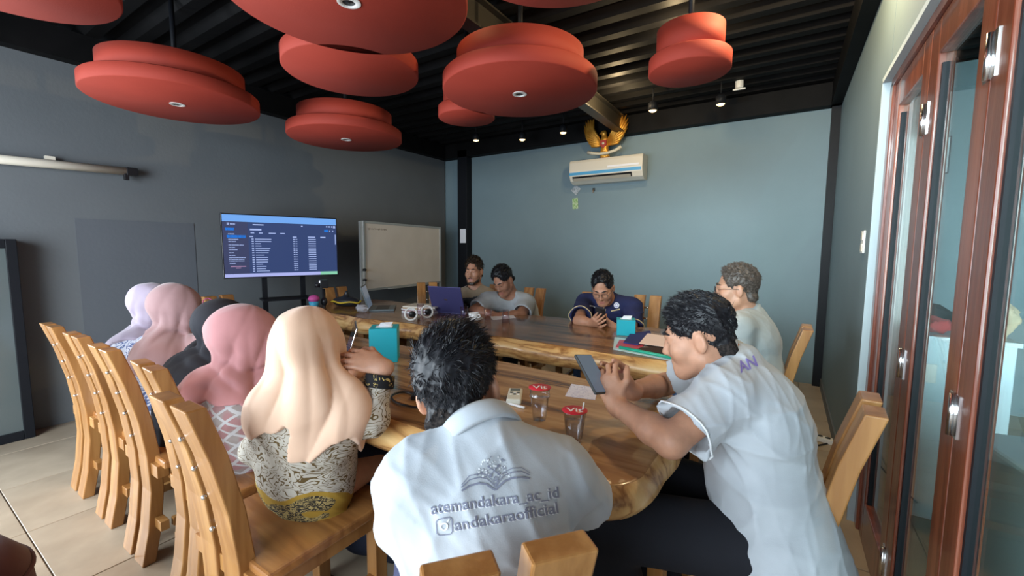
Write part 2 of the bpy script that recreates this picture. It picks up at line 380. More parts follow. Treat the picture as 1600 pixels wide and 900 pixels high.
uplight((-0.70, 3.05, 2.68), 10); uplight((0.0, 2.40, 2.68), 60); uplight((-1.40, 3.95, 2.66), 14); uplight((-1.50, 1.75, 2.68), 3)

# ------------------------------------------------------------------ chairs
def chair(loc, rz, label):
    t = thing('dining_chair', label, 'chair', loc, rz, 'wooden two-plank dining chairs')
    prof = [(0.0, 0.0), (0.14, 0.028), (0.30, 0.045), (0.45, 0.040), (0.60, 0.022), (0.76, -0.012), (0.905, -0.056)]
    for s in (-1, 1):
        x0, x1 = (-0.115, -0.02) if s < 0 else (0.02, 0.115)
        vs = []; fs = []
        n = len(prof)
        for z, yy in prof:
            th = 0.046
            vs += [(x0, yy - th, z), (x1, yy - th, z), (x1, yy, z), (x0, yy, z)]
        for k in range(n - 1):
            o = 4 * k
            fs += [(o + i, o + (i + 1) % 4, o + 4 + (i + 1) % 4, o + 4 + i) for i in range(4)]
        fs += [(3, 2, 1, 0), tuple(4 * (n - 1) + i for i in range(4))]
        MB().add(vs, fs).obj('back_plank', 'chair_wood', t, bevel=0.004)
        MB().box((s * 0.165, 0.405, 0.205), (0.048, 0.048, 0.41)).obj('leg', 'chair_wood', t, bevel=0.003)
        MB().box((s * 0.165, 0.215, 0.385), (0.028, 0.335, 0.06)).obj('seat_rail', 'chair_wood', t, bevel=0.002)
        MB().box((s * 0.165, 0.215, 0.17), (0.024, 0.335, 0.035)).obj('stretcher', 'chair_wood', t, bevel=0.002)
    MB().box((0, 0.025, 0.40), (0.36, 0.04, 0.05)).obj('rear_rail', 'chair_wood', t, bevel=0.002)
    MB().box((0, 0.02, 0.17), (0.35, 0.03, 0.04)).obj('rear_rail', 'chair_wood', t, bevel=0.002)
    MB().box((0, 0.405, 0.375), (0.285, 0.026, 0.07)).obj('front_rail', 'chair_wood', t, bevel=0.002)
    MB().box((0, 0.235, 0.432), (0.42, 0.43, 0.034)).obj('seat', 'seat_wood', t, bevel=0.008)
    for z, yy in ((0.52, 0.033), (0.62, 0.018), (0.71, -0.0), (0.80, -0.024)):
        MB().lathe([(0.008, -0.021), (0.008, 0.021)], (0, yy - 0.024, z), 10, axis=(1, 0, 0)).sphere((0, yy - 0.05, z), 0.007, 10, 6).obj('peg', 'chrome', t, label='small shiny peg between the planks')
    return t
def face(fx, fy): return atan2(-fx, fy)
ch0 = chair((-1.30, 0.51, 0), 0, 'wooden chair the woman in the cream hijab sits on, nearest of the left row')
CHAIRS = [
    ((-1.78, 0.60), (0.05, 1), 'wooden chair behind the woman in the pink hijab'),
    ((-2.24, 0.60), (0, 1), 'wooden chair third from the left end of the row of women'),
    ((-2.66, 0.61), (0, 1), 'wooden chair second from the left end of the row of women'),
    ((-3.09, 0.61), (0, 1), 'leftmost wooden chair standing alone at the left end of the row'),
    ((-0.338, 0.485), (-0.77, 0.63), 'wooden chair of the man seen from behind, its plank tops at the bottom edge'),
    ((0.13, 1.42), (-1, 0.06), 'wooden chair of the man holding a phone, beside the glass doors'),
    ((0.03, 2.66), (-1, 0.0), 'wooden chair behind the grey-haired man with glasses'),
    ((-1.46, 3.62), (0.12, -1), 'wooden chair behind the man in the navy shirt'),
    ((-0.99, 3.64), (0.0, -1), 'empty wooden chair mostly hidden right of the man in navy'),
    ((-0.56, 3.62), (0.0, -1), 'empty wooden chair behind the head of the man with the phone'),
    ((-2.12, 3.66), (0.0, -1), 'wooden chair behind the big man in the light grey shirt'),
    ((-2.62, 3.75), (0.0, -1), 'wooden chair behind the bearded man'),
    ((-3.42, 3.55), (0.75, -0.65), 'empty wooden chair turned sideways in front of the whiteboard'),
    ((-3.72, 2.62), (1.0, -0.1), 'wooden chair at the far left end of the table behind the laptop'),
    ((-3.80, 1.62), (1.0, 0.15), 'wooden chair at the left table end beside the television'),
]
for (x, y), (fx, fy), lab in CHAIRS: dup(ch0, (x, y, 0), face(fx, fy), lab)

# ------------------------------------------------------------------ live-edge slab tables
def slab(x0, x1, y0, y1, seed, mtop, z1=0.75, th=0.10, endwave=0.05, name='slab', parent=None, n0=0.05):
    """closed outline walked around; section rounded with a live edge"""
    out = []
    nx = 70; ny = 22
    for i in range(nx): out.append((x0 + (x1 - x0) * i / nx, y0, 0, -1))
    for i in range(ny): out.append((x1, y0 + (y1 - y0) * i / ny, 1, 0))
    for i in range(nx): out.append((x1 - (x1 - x0) * i / nx, y1, 0, 1))
    for i in range(ny): out.append((x0, y1 - (y1 - y0) * i / ny, -1, 0))
    ring = []
    rc = 0.13
    for x, y, nxx, nyy in out:
        # round the corners
        cx = min(max(x, x0 + rc), x1 - rc); cy = min(max(y, y0 + rc), y1 - rc)
        d = Vector((x - cx, y - cy))
        if abs(d.x) > 1e-6 and abs(d.y) > 1e-6: d = d.normalized() * rc
        x, y = cx + d.x, cy + d.y; nn = d.normalized()
        w = noise.noise(Vector((x * 1.6 + seed, y * 1.6, seed))) * n0 + noise.noise(Vector((x * 5 + seed, y * 5, 3))) * n0 * 0.35
        ring.append((Vector((x, y)) + nn * w, nn))
    prof = [(-0.012, 0.0), (0.0, -0.008), (0.028, -0.35), (0.034, -0.62), (0.012, -0.9), (-0.03, -1.0)]
    n = len(ring); vs = []; fs = []; mi = []
    for j, (o, zf) in enumerate(prof):
        for (p, nn) in ring:
            g = 1 + 0.9 * noise.noise(Vector((p.x * 2.3, p.y * 2.3, seed + 9)))
            q = p + nn * (o * g + (noise.noise(Vector((p.x * 9, p.y * 9, j * 1.3 + seed))) * 0.008 if j > 1 else 0))
            zz = z1 + zf * (th if zf > -0.1 and zf == 0 else th) * (1 + 0.22 * noise.noise(Vector((p.x * 1.7, p.y * 1.7, seed + 4))) if j > 1 else 1)
            vs.append((q.x, q.y, zz))
    for j in range(len(prof) - 1):
        for i in range(n):
            k = (i + 1) % n; fs.append((j * n + i, (j + 1) * n + i, (j + 1) * n + k, j * n + k)); mi.append(0 if j == 0 else 1)
    fs.append(tuple(range(n))); mi.append(0); fs.append(tuple((len(prof) - 1) * n + i for i in range(n))[::-1]); mi.append(1)
    me = bpy.data.meshes.new(name); me.from_pydata(vs, [], fs)
    me.polygons.foreach_set('material_index', mi); me.polygons.foreach_set('use_smooth', [len(f) == 4 for f in fs])
    me.materials.append(M[mtop]); me.materials.append(M['sapwood']); me.update()
    bm = bmesh.new(); bm.from_mesh(me); bmesh.ops.recalc_face_normals(bm, faces=bm.faces); bm.to_mesh(me); bm.free()
    return link(name, me, parent)
def slab_legs(t, x0, x1, y0, y1):
    for xx in (x0 + 0.7, x1 - 0.75):
        mb = MB(); ym = (y0 + y1) / 2
        o = [(y0 + 0.22, 0.0), (y1 - 0.22, 0.0), (y1 - 0.16, 0.655), (y0 + 0.16, 0.655)]
        vs = [(xx - 0.04, a, b) for a, b in o] + [(xx + 0.04, a, b) for a, b in o]
        mb.add(vs, [(3, 2, 1, 0), (4, 5, 6, 7), (0, 1, 5, 4), (1, 2, 6, 5), (2, 3, 7, 6), (3, 0, 4, 7)])
        mb.obj('leg', 'seat_wood', t, bevel=0.006)
    MB().box(((x0 + x1) / 2, (y0 + y1) / 2, 0.33), (x1 - x0 - 1.46, 0.09, 0.13)).obj('stretcher', 'sapwood', t, bevel=0.006)
tn = thing('slab_table', 'near live-edge wooden slab table where the women and the grey shirted men sit', 'table', (0, 0, 0))
slab(-3.55, -0.26, 0.90, 1.665, 3.1, 'slab_near', name='table_top', parent=tn, n0=0.045); slab_legs(tn, -3.55, -0.235, 0.9, 1.66)
tf = thing('slab_table', 'far dark glossy live-edge slab table with pale thick edge, laptops and cups on it', 'table', (0, 0, 0))
slab(-3.75, -0.22, 2.17, 3.02, 8.4, 'slab_far', name='table_top', parent=tf, th=0.13, n0=0.07); slab_legs(tf, -3.75, -0.22, 2.17, 3.02)
# ------------------------------------------------------------------ smooth-blended body surfaces (distance field -> surface nets)
class SDF:
    def __init__(s, vox): s.h = vox; s.p = []; s.disp = []
    def _b(s, fn, lo, hi, k, op): s.p.append((fn, np.array(lo, float), np.array(hi, float), k, op)); return s
    def cone(s, a, b, ra, rb, k=0.02, flat=None, op='u'):
        a = np.array(a, float); b = np.array(b, float); ba = b - a; bb = max(ba @ ba, 1e-12)
        fx = None
        if flat is not None:
            nv = np.array(flat[0], float); nv /= np.linalg.norm(nv); fx = (nv, flat[1])
        def fn(X, Y, Zz):
            px, py, pz = X - a[0], Y - a[1], Zz - a[2]
            t = np.clip((px * ba[0] + py * ba[1] + pz * ba[2]) / bb, 0, 1)
            qx, qy, qz = px - t * ba[0], py - t * ba[1], pz - t * ba[2]
            if fx:
                dn = (qx * fx[0][0] + qy * fx[0][1] + qz * fx[0][2]) * (1 / fx[1] - 1)
                qx = qx + dn * fx[0][0]; qy = qy + dn * fx[0][1]; qz = qz + dn * fx[0][2]
            return np.sqrt(qx * qx + qy * qy + qz * qz) - (ra + (rb - ra) * t)
        r = max(ra, rb)
        return s._b(fn, np.minimum(a - ra, b - rb), np.maximum(a + ra, b + rb), k, op)
    def chain(s, pts, rs, k=0.02, flat=None, op='u'):
        for i in range(len(pts) - 1): s.cone(pts[i], pts[i + 1], rs[i], rs[i + 1], k, flat, op)
        return s
    def ell(s, c, r, R=None, k=0.03, op='u'):
        c = np.array(c, float); r = np.array(r if isinstance(r, (tuple, list)) else (r, r, r), float)
        R = np.eye(3) if R is None else np.array(R, float)          # columns are the local axes
        def fn(X, Y, Zz):
            px, py, pz = X - c[0], Y - c[1], Zz - c[2]
            a = (px * R[0, 0] + py * R[1, 0] + pz * R[2, 0]) / r[0]
            b = (px * R[0, 1] + py * R[1, 1] + pz * R[2, 1]) / r[1]
            d = (px * R[0, 2] + py * R[1, 2] + pz * R[2, 2]) / r[2]
            k0 = np.sqrt(a * a + b * b + d * d) + 1e-9
            k1 = np.sqrt((a / r[0]) ** 2 + (b / r[1]) ** 2 + (d / r[2]) ** 2) + 1e-9
            return k0 * (k0 - 1) / k1
        e = np.sqrt(((R * r) ** 2).sum(1))
        return s._b(fn, c - e, c + e, k, op)
    def rbox(s, c, half, R=None, rad=0.005, k=0.01, op='u'):
        c = np.array(c, float); hf = np.array(half, float); R = np.eye(3) if R is None else np.array(R, float)
        def fn(X, Y, Zz):
            px, py, pz = X - c[0], Y - c[1], Zz - c[2]
            q = [np.abs(px * R[0, i] + py * R[1, i] + pz * R[2, i]) - (hf[i] - rad) for i in range(3)]
            o = np.sqrt(np.maximum(q[0], 0) ** 2 + np.maximum(q[1], 0) ** 2 + np.maximum(q[2], 0) ** 2)
            return o + np.minimum(np.maximum(q[0], np.maximum(q[1], q[2])), 0) - rad
        e = np.abs(R) @ hf
        return s._b(fn, c - e, c + e, k, op)
    def plane(s, p, n, k=0.004):
        """removes what lies on the side n points to"""
        p = np.array(p, float); n = np.array(n, float); n /= np.linalg.norm(n)
        def fn(X, Y, Zz): return -((X - p[0]) * n[0] + (Y - p[1]) * n[1] + (Zz - p[2]) * n[2])
        return s._b(fn, np.full(3, -1e3), np.full(3, 1e3), k, 's')
    def slabcut(s, c, half, R, k=0.004): return s.rbox(c, half, R, 0.002, k, 's')
    def displace(s, fn): s.disp.append(fn); return s
    def arrays(s):
        h = s.h; us = [q for q in s.p if q[4] == 'u']
        lo = np.min([q[1] for q in us], 0) - 4 * h; hi = np.max([q[2] for q in us], 0) + 4 * h
        n = np.ceil((hi - lo) / h).astype(int) + 1
        ax = [(lo[i] + np.arange(n[i]) * h).astype(np.float32) for i in range(3)]
        T = 0.12
        Fd = np.full(n, T, np.float32)
        for fn, l, u, k, op in s.p:
            mg = k + 4 * h
            i0 = np.clip(np.floor((l - mg - lo) / h).astype(int), 0, n); i1 = np.clip(np.ceil((u + mg - lo) / h).astype(int) + 1, 0, n)
            if (i1 <= i0).any(): continue
            sl = tuple(slice(i0[i], i1[i]) for i in range(3))
            X = ax[0][sl[0]][:, None, None]; Y = ax[1][sl[1]][None, :, None]; Zz = ax[2][sl[2]][None, None, :]
            d = fn(X, Y, Zz).astype(np.float32)
            f = Fd[sl]
            if op == 'u':
                hh = np.maximum(k - np.abs(f - d), 0) / max(k, 1e-6); Fd[sl] = np.minimum(f, d) - hh * hh * (k * 0.25)
            else:
                d = -d; hh = np.maximum(k - np.abs(f - d), 0) / max(k, 1e-6); Fd[sl] = np.maximum(f, d) + hh * hh * (k * 0.25)
        for fn in s.disp:
            near = np.abs(Fd) < 0.03
            ix = np.nonzero(near)
            Fd[ix] += fn(ax[0][ix[0]], ax[1][ix[1]], ax[2][ix[2]]).astype(np.float32)
        Fd[[0, -1]] = T; Fd[:, [0, -1]] = T; Fd[:, :, [0, -1]] = T
        B = Fd < 0
        S = np.zeros(np.array(n) - 1, np.uint8)
        for a in (0, 1):
            for b in (0, 1):
                for c in (0, 1): S += B[a:n[0] - 1 + a, b:n[1] - 1 + b, c:n[2] - 1 + c]
        act = np.nonzero((S > 0) & (S < 8)); nv = len(act[0])
        ids = np.full(np.array(n) - 1, -1, np.int32); ids[act] = np.arange(nv)
        cv = [[[Fd[act[0] + a, act[1] + b, act[2] + c] for c in (0, 1)] for b in (0, 1)] for a in (0, 1)]
        acc = np.zeros((nv, 3)); cnt = np.zeros(nv)
        for d in range(3):
            for p in (0, 1):
                for q in (0, 1):
                    i0 = [0, 0, 0]; o = [k for k in range(3) if k != d]; i0[o[0]] = p; i0[o[1]] = q; i1 = list(i0); i1[d] = 1
                    f0 = cv[i0[0]][i0[1]][i0[2]]; f1 = cv[i1[0]][i1[1]][i1[2]]; m = (f0 < 0) != (f1 < 0)
                    t = np.where(m, f0 / np.where(m, f0 - f1, 1), 0)
                    pt = np.zeros((nv, 3)); pt[:, o[0]] = p; pt[:, o[1]] = q; pt[:, d] = t
                    acc[m] += pt[m]; cnt[m] += 1
        V = lo + (np.stack(act, 1) + acc / cnt[:, None]) * h
        quads = []
        for d in range(3):
            o = [k for k in range(3) if k != d]
            sA = [slice(None)] * 3; sB = [slice(None)] * 3; sA[d] = slice(0, n[d] - 1); sB[d] = slice(1, n[d])
            ch = B[tuple(sA)] != B[tuple(sB)]
            e = np.nonzero(ch); e = [np.array(x) for x in e]
            ins = B[tuple(sA)][tuple(e)]
            def cell(da, db):
                c = [x.copy() for x in e]; c[o[0]] -= da; c[o[1]] -= db; return ids[tuple(c)]
            q = np.stack([cell(1, 1), cell(0, 1), cell(0, 0), cell(1, 0)], 1)
            flip = ins if d != 1 else ~ins
            q[~flip] = q[~flip][:, ::-1]
            quads.append(q)
        Q = np.concatenate(quads)
        return V, Q[(Q >= 0).all(1)]
    def mesh(s, name, mats, org=(0, 0, 0), relax=0, region=None):
        V, Q = s.arrays()
        if relax:
            E = np.concatenate([Q[:, [0, 1]], Q[:, [1, 2]], Q[:, [2, 3]], Q[:, [3, 0]]])
            for _ in range(relax):
                A = np.zeros_like(V); c = np.zeros(len(V))
                np.add.at(A, E[:, 0], V[E[:, 1]]); np.add.at(A, E[:, 1], V[E[:, 0]]); np.add.at(c, E[:, 0], 1); np.add.at(c, E[:, 1], 1)
                V = V * 0.5 + 0.5 * A / np.maximum(c, 1)[:, None]
        me = npmesh(name, V - np.array(org), Q)
        for m in (mats if isinstance(mats, (list, tuple)) else [mats]): me.materials.append(M[m] if isinstance(m, str) else m)
        if region is not None:
            cen = V[Q].mean(1); me.polygons.foreach_set('material_index', region(cen).astype(np.int32))
        return me
def npmesh(name, V, Q, smooth=True):
    me = bpy.data.meshes.new(name)
    k = Q.shape[1]
    me.vertices.add(len(V)); me.vertices.foreach_set('co', np.asarray(V, np.float32).ravel())
    me.loops.add(Q.size); me.loops.foreach_set('vertex_index', Q.astype(np.int32).ravel())
    me.polygons.add(len(Q)); me.polygons.foreach_set('loop_start', np.arange(0, Q.size, k, dtype=np.int32))
    me.polygons.foreach_set('loop_total', np.full(len(Q), k, np.int32))
    me.polygons.foreach_set('use_smooth', np.full(len(Q), smooth)); me.update(calc_edges=True); me.validate()
    return me
def wrinkles(seed, amp, f=14.0, ax=None, stretch=0.45):
    """soft cloth folds: warped sine ridges, longer across the axis ax"""
    rg = np.random.RandomState(seed); ks = rg.normal(size=(5, 3)); ks /= np.linalg.norm(ks, axis=1)[:, None]; ph = rg.uniform(0, 6.28, 10)
    A = None if ax is None else np.array(ax, float) / np.linalg.norm(ax)
    def fn(X, Y, Zz):
        P = np.stack([X, Y, Zz], 1).astype(np.float64)
        if A is not None: P = P + (P @ A)[:, None] * A * (1 / stretch - 1)
        w = np.zeros(len(P))
        wx = np.sin(P @ ks[0] * f * 0.6 + ph[0]) + np.sin(P @ ks[1] * f * 0.45 + ph[1])
        for i in range(2, 5):
            sN = np.sin(P @ ks[i] * f * (0.7 + 0.3 * i / 3) + 1.3 * wx + ph[i]); w += (1 - np.abs(sN)) ** 3 - 0.3
        msk = 0.5 + 0.5 * np.sin(P @ ks[3] * f * 0.33 + ph[6]) * np.sin(P @ ks[0] * f * 0.28 + ph[7])
        return -amp * w * (0.35 + 0.65 * msk)
    return fn
def nrm(v): v = np.array(v, float); return v / max(np.linalg.norm(v), 1e-9)
def frame(fwd, up):
    up = nrm(up); fw = nrm(np.array(fwd, float) - up * (np.array(fwd, float) @ up)); rt = np.cross(fw, up)
    return np.stack([rt, fw, up], 1)         # columns right, forward, up

# ------------------------------------------------------------------ cloth, skin, hair materials
def skinmat(name, c):
    m = mat(name, c, 0.48, sub=0.12); v = coords(m)
    n = N(m, 'ShaderNodeTexNoise'); n.inputs['Scale'].default_value = 28; n.inputs['Detail'].default_value = 4; L(m, v, n.inputs['Vector'])
    L(m, ramp(m, n.outputs[0], [(0.3, tuple(x * 0.86 for x in c)), (0.7, tuple(min(1, x * 1.1) for x in c))]), bsdf(m).inputs['Base Color'])
    n2 = N(m, 'ShaderNodeTexNoise'); n2.inputs['Scale'].default_value = 260; L(m, v, n2.inputs['Vector']); bump(m, n2.outputs[0], 0.05)
    return m
M['skin_a'] = skinmat('skin_a', (0.50, 0.26, 0.165)); M['skin_b'] = skinmat('skin_b', (0.42, 0.205, 0.125)); M['skin_c'] = skinmat('skin_c', (0.33, 0.155, 0.095))
M['lip'] = mat('lip', (0.36, 0.13, 0.10), 0.45); M['eye'] = mat('eye', (0.50, 0.46, 0.43), 0.2); M['iris'] = mat('iris', (0.02, 0.012, 0.008), 0.1)
def cloth(name, c, rough=0.85, weave=420, sheen=0.15, var=0.08, bmp=0.10):
    m = mat(name, c, rough, sheen=sheen, spec=0.25); v = coords(m)
    n = N(m, 'ShaderNodeTexNoise'); n.inputs['Scale'].default_value = 9; n.inputs['Detail'].default_value = 3; L(m, v, n.inputs['Vector'])
    L(m, ramp(m, n.outputs[0], [(0.3, tuple(x * (1 - var) for x in c)), (0.7, tuple(min(1, x * (1 + var)) for x in c))]), bsdf(m).inputs['Base Color'])
    n2 = N(m, 'ShaderNodeTexNoise'); n2.inputs['Scale'].default_value = weave; L(m, v, n2.inputs['Vector'])
    n3 = N(m, 'ShaderNodeTexNoise'); n3.inputs['Scale'].default_value = 22; n3.inputs['Detail'].default_value = 2; L(m, v, n3.inputs['Vector'])
    ad = N(m, 'ShaderNodeMath', operation='MULTIPLY_ADD'); ad.inputs[1].default_value = 0.25; L(m, n2.outputs[0], ad.inputs[0]); L(m, n3.outputs[0], ad.inputs[2])
    bump(m, ad.outputs[0], bmp); return m
M['shirt_grey'] = cloth('shirt_grey', (0.47, 0.505, 0.54)); M['shirt_grey_warm'] = cloth('shirt_grey_warm', (0.36, 0.385, 0.385))
M['shirt_grey_far'] = cloth('shirt_grey_far', (0.36, 0.38, 0.39)); M['shirt_navy'] = cloth('shirt_navy', (0.018, 0.023, 0.075), sheen=0.0)
M['shirt_dark'] = cloth('shirt_dark', (0.030, 0.032, 0.036), sheen=0.0); M['shirt_tan'] = cloth('shirt_tan', (0.24, 0.185, 0.125))
M['trousers_dark'] = cloth('trousers_dark', (0.014, 0.015, 0.020), sheen=0.0); M['trousers_slate'] = cloth('trousers_slate', (0.06, 0.065, 0.12), sheen=0.0); M['jeans'] = cloth('jeans', (0.06, 0.11, 0.22), sheen=0.0)
M['skirt_dark'] = cloth('skirt_dark', (0.014, 0.018, 0.034), sheen=0.0)
M['hijab_cream'] = cloth('hijab_cream', (0.74, 0.49, 0.345), 0.55, sheen=0.25, var=0.03, bmp=0.03)
M['hijab_pink'] = cloth('hijab_pink', (0.46, 0.205, 0.205), 0.75, sheen=0.4, var=0.05, bmp=0.05)
M['hijab_black'] = cloth('hijab_black', (0.020, 0.021, 0.027), 0.8, sheen=0.03)
M['hijab_mauve'] = cloth('hijab_mauve', (0.33, 0.195, 0.195), 0.7, sheen=0.4, var=0.05)
M['hijab_lavender'] = cloth('hijab_lavender', (0.40, 0.335, 0.42), 0.7, sheen=0.4, var=0.05)
M['hair_black'] = noisy('hair_black', (0.006, 0.006, 0.008), (0.016, 0.016, 0.019), 60, 0.42, spec=0.35)
M['hair_fade'] = noisy('hair_fade', (0.012, 0.011, 0.011), (0.045, 0.036, 0.032), 160, 0.95, spec=0.08)
M['hair_brown'] = noisy('hair_brown', (0.018, 0.011, 0.007), (0.045, 0.028, 0.016), 60, 0.45)
M['hair_greying'] = noisy('hair_greying', (0.030, 0.022, 0.017), (0.11, 0.085, 0.07), 90, 0.5)
def lines_pattern(m, v, scale, bands, w, dist=1.5):
    n = N(m, 'ShaderNodeTexNoise'); n.inputs['Scale'].default_value = scale; n.inputs['Detail'].default_value = 1.0; n.inputs['Distortion'].default_value = dist; L(m, v, n.inputs['Vector'])
    k = N(m, 'ShaderNodeMath', operation='MULTIPLY'); k.inputs[1].default_value = bands; L(m, n.outputs[0], k.inputs[0])
    p = N(m, 'ShaderNodeMath', operation='PINGPONG'); p.inputs[1].default_value = 0.5; L(m, k.outputs[0], p.inputs[0])
    l = N(m, 'ShaderNodeMath', operation='LESS_THAN'); l.inputs[1].default_value = w; L(m, p.outputs[0], l.inputs[0]); return l.outputs[0]
def mixc(m, fac, a, b):
    x = N(m, 'ShaderNodeMix', data_type='RGBA'); L(m, fac, x.inputs[0])
    for s_, c in ((6, a), (7, b)):
        if isinstance(c, tuple): x.inputs[s_].default_value = (*c, 1)
        else: L(m, c, x.inputs[s_])
    return x.outputs[2]
def batik(name, ground, line, scale, bands, w, extra=None):
    m = mat(name, ground, 0.8, spec=0.25); v = coords(m)
    c = mixc(m, lines_pattern(m, v, scale, bands, w), ground, line)
    if extra:
        n = N(m, 'ShaderNodeTexNoise'); n.inputs['Scale'].default_value = extra[1]; n.inputs['Detail'].default_value = 0; L(m, v, n.inputs['Vector'])
        g = N(m, 'ShaderNodeMath', operation='GREATER_THAN'); g.inputs[1].default_value = extra[2]; L(m, n.outputs[0], g.inputs[0])
        c = mixc(m, g.outputs[0], c, extra[0])
    L(m, c, bsdf(m).inputs['Base Color']); return m
def batik_cream():
    m = mat('batik_cream', (0.6, 0.55, 0.45), 0.75, spec=0.25); v = coords(m, (1, 1, 1.5))
    sw = lines_pattern(m, v, 13, 6.5, 0.12, 1.8)
    c = mixc(m, sw, (0.46, 0.42, 0.355), (0.115, 0.072, 0.026))
    tc = N(m, 'ShaderNodeTexCoord'); sx = N(m, 'ShaderNodeSeparateXYZ'); L(m, tc.outputs['Object'], sx.inputs[0])
    # ochre border near the hem with dark lace figures
    n = N(m, 'ShaderNodeTexNoise'); n.inputs['Scale'].default_value = 7; n.inputs['Detail'].default_value = 0; L(m, v, n.inputs['Vector'])
    a = N(m, 'ShaderNodeMath', operation='MULTIPLY_ADD'); a.inputs[1].default_value = 0.30; L(m, n.outputs[0], a.inputs[0]); 
    ng = N(m, 'ShaderNodeMath', operation='MULTIPLY'); ng.inputs[1].default_value = -1.0; L(m, sx.outputs[2], ng.inputs[0]); L(m, ng.outputs[0], a.inputs[2])
    g = N(m, 'ShaderNodeMath', operation='GREATER_THAN'); g.inputs[1].default_value = HEMZ; L(m, a.outputs[0], g.inputs[0])
    g2 = N(m, 'ShaderNodeMath', operation='GREATER_THAN'); g2.inputs[1].default_value = HEMZ + 0.04; L(m, a.outputs[0], g2.inputs[0])
    d2 = lines_pattern(m, v, 55, 4, 0.2, 1.0)
    c = mixc(m, g.outputs[0], c, (0.36, 0.22, 0.035))
    c = mixc(m, g2.outputs[0], c, mixc(m, d2, (0.03, 0.025, 0.02), (0.40, 0.30, 0.12)))
    L(m, c, bsdf(m).inputs['Base Color']); return m
HEMZ = -0.362
M['batik_cream'] = batik_cream()
M['batik_cuff'] = batik('batik_cuff', (0.012, 0.012, 0.014), (0.50, 0.36, 0.12), 30, 3.0, 0.05)
M['batik_blue'] = batik('batik_blue', (0.62, 0.64, 0.72), (0.10, 0.14, 0.30), 16, 5, 0.17)
M['batik_blue_dark'] = batik('batik_blue_dark', (0.48, 0.47, 0.46), (0.06, 0.06, 0.09), 14, 4, 0.2)
def batik_diamond():
    m = mat('batik_diamond', (0.6, 0.56, 0.54), 0.8, spec=0.25)
    tc = N(m, 'ShaderNodeTexCoord'); sx = N(m, 'ShaderNodeSeparateXYZ'); L(m, tc.outputs['Object'], sx.inputs[0])
    def lin(a, b):
        q = N(m, 'ShaderNodeMath', operation='MULTIPLY'); q.inputs[1].default_value = a; L(m, sx.outputs[0], q.inputs[0])
        z = N(m, 'ShaderNodeMath', operation='MULTIPLY_ADD'); z.inputs[1].default_value = b; L(m, sx.outputs[2], z.inputs[0]); L(m, q.outputs[0], z.inputs[2])
        p = N(m, 'ShaderNodeMath', operation='PINGPONG'); p.inputs[1].default_value = 0.5; L(m, z.outputs[0], p.inputs[0]); return p.outputs[0]
    a, b = lin(20, 20), lin(20, -20)
    mn = N(m, 'ShaderNodeMath', operation='MINIMUM'); L(m, a, mn.inputs[0]); L(m, b, mn.inputs[1])
    g = N(m, 'ShaderNodeMath', operation='GREATER_THAN'); g.inputs[1].default_value = 0.11; L(m, mn.outputs[0], g.inputs[0])
    v = coords(m); n = N(m, 'ShaderNodeTexNoise'); n.inputs['Scale'].default_value = 16; n.inputs['Detail'].default_value = 0; L(m, v, n.inputs['Vector'])
    cc = ramp(m, n.outputs[0], [(0.42, (0.32, 0.27, 0.25)), (0.52, (0.36, 0.19, 0.19))])
    L(m, mixc(m, g.outputs[0], (0.50, 0.48, 0.48), cc), bsdf(m).inputs['Base Color']); return m
M['batik_diamond'] = batik_diamond()

# ------------------------------------------------------------------ people
def head_sdf(s, c, R, k=1.0, face_=True):
    c = np.array(c, float)
    def P(x, y, z): return c + R @ (np.array((x, y, z), float) * k)
    def r(*a): return tuple(v * k for v in a)
    s.ell(P(0, -0.012, 0.036), r(0.075, 0.095, 0.087), R, 0.02)
    s.ell(P(0, 0.030, -0.032), r(0.060, 0.066, 0.086), R, 0.03)
    s.ell(P(0, 0.070, -0.103), r(0.024, 0.020, 0.018), R, 0.03)
    for sx in (-1, 1):
        s.cone(P(sx * 0.054, 0.0, -0.06), P(sx * 0.02, 0.066, -0.10), 0.022 * k, 0.018 * k, 0.03)
        s.ell(P(sx * 0.043, 0.058, -0.028), r(0.025, 0.026, 0.026), R, 0.03)
        s.ell(P(sx * 0.032, 0.098, 0.004), r(0.017, 0.014, 0.012), R, 0.014, 's')
        s.ell(P(sx * 0.032, 0.078, 0.003), r(0.016, 0.0125, 0.0115), R, 0.004)
        s.cone(P(sx * 0.012, 0.090, 0.021), P(sx * 0.045, 0.076, 0.022), 0.010 * k, 0.008 * k, 0.014)
        s.ell(P(sx * 0.078, -0.008, -0.006), r(0.010, 0.019, 0.031), R @ np.array(Matrix.Rotation(sx * 0.35, 3, 'Z')), 0.010)
        s.ell(P(sx * 0.089, -0.002, -0.003), r(0.006, 0.010, 0.019), R, 0.006, 's')
        s.ell(P(sx * 0.012, 0.098, -0.036), r(0.009, 0.009, 0.008), R, 0.010)
    s.cone(P(0, 0.088, 0.012), P(0, 0.109, -0.032), 0.008 * k, 0.0105 * k, 0.014)
    s.cone(P(-0.018, 0.086, -0.066), P(0.018, 0.086, -0.066), 0.0085 * k, 0.0085 * k, 0.010)
    s.cone(P(-0.015, 0.085, -0.079), P(0.015, 0.085, -0.079), 0.009 * k, 0.009 * k, 0.010)
    s.cone(P(-0.021, 0.096, -0.0725), P(0.021, 0.096, -0.0725), 0.003 * k, 0.003 * k, 0.004, op='s')
    return P
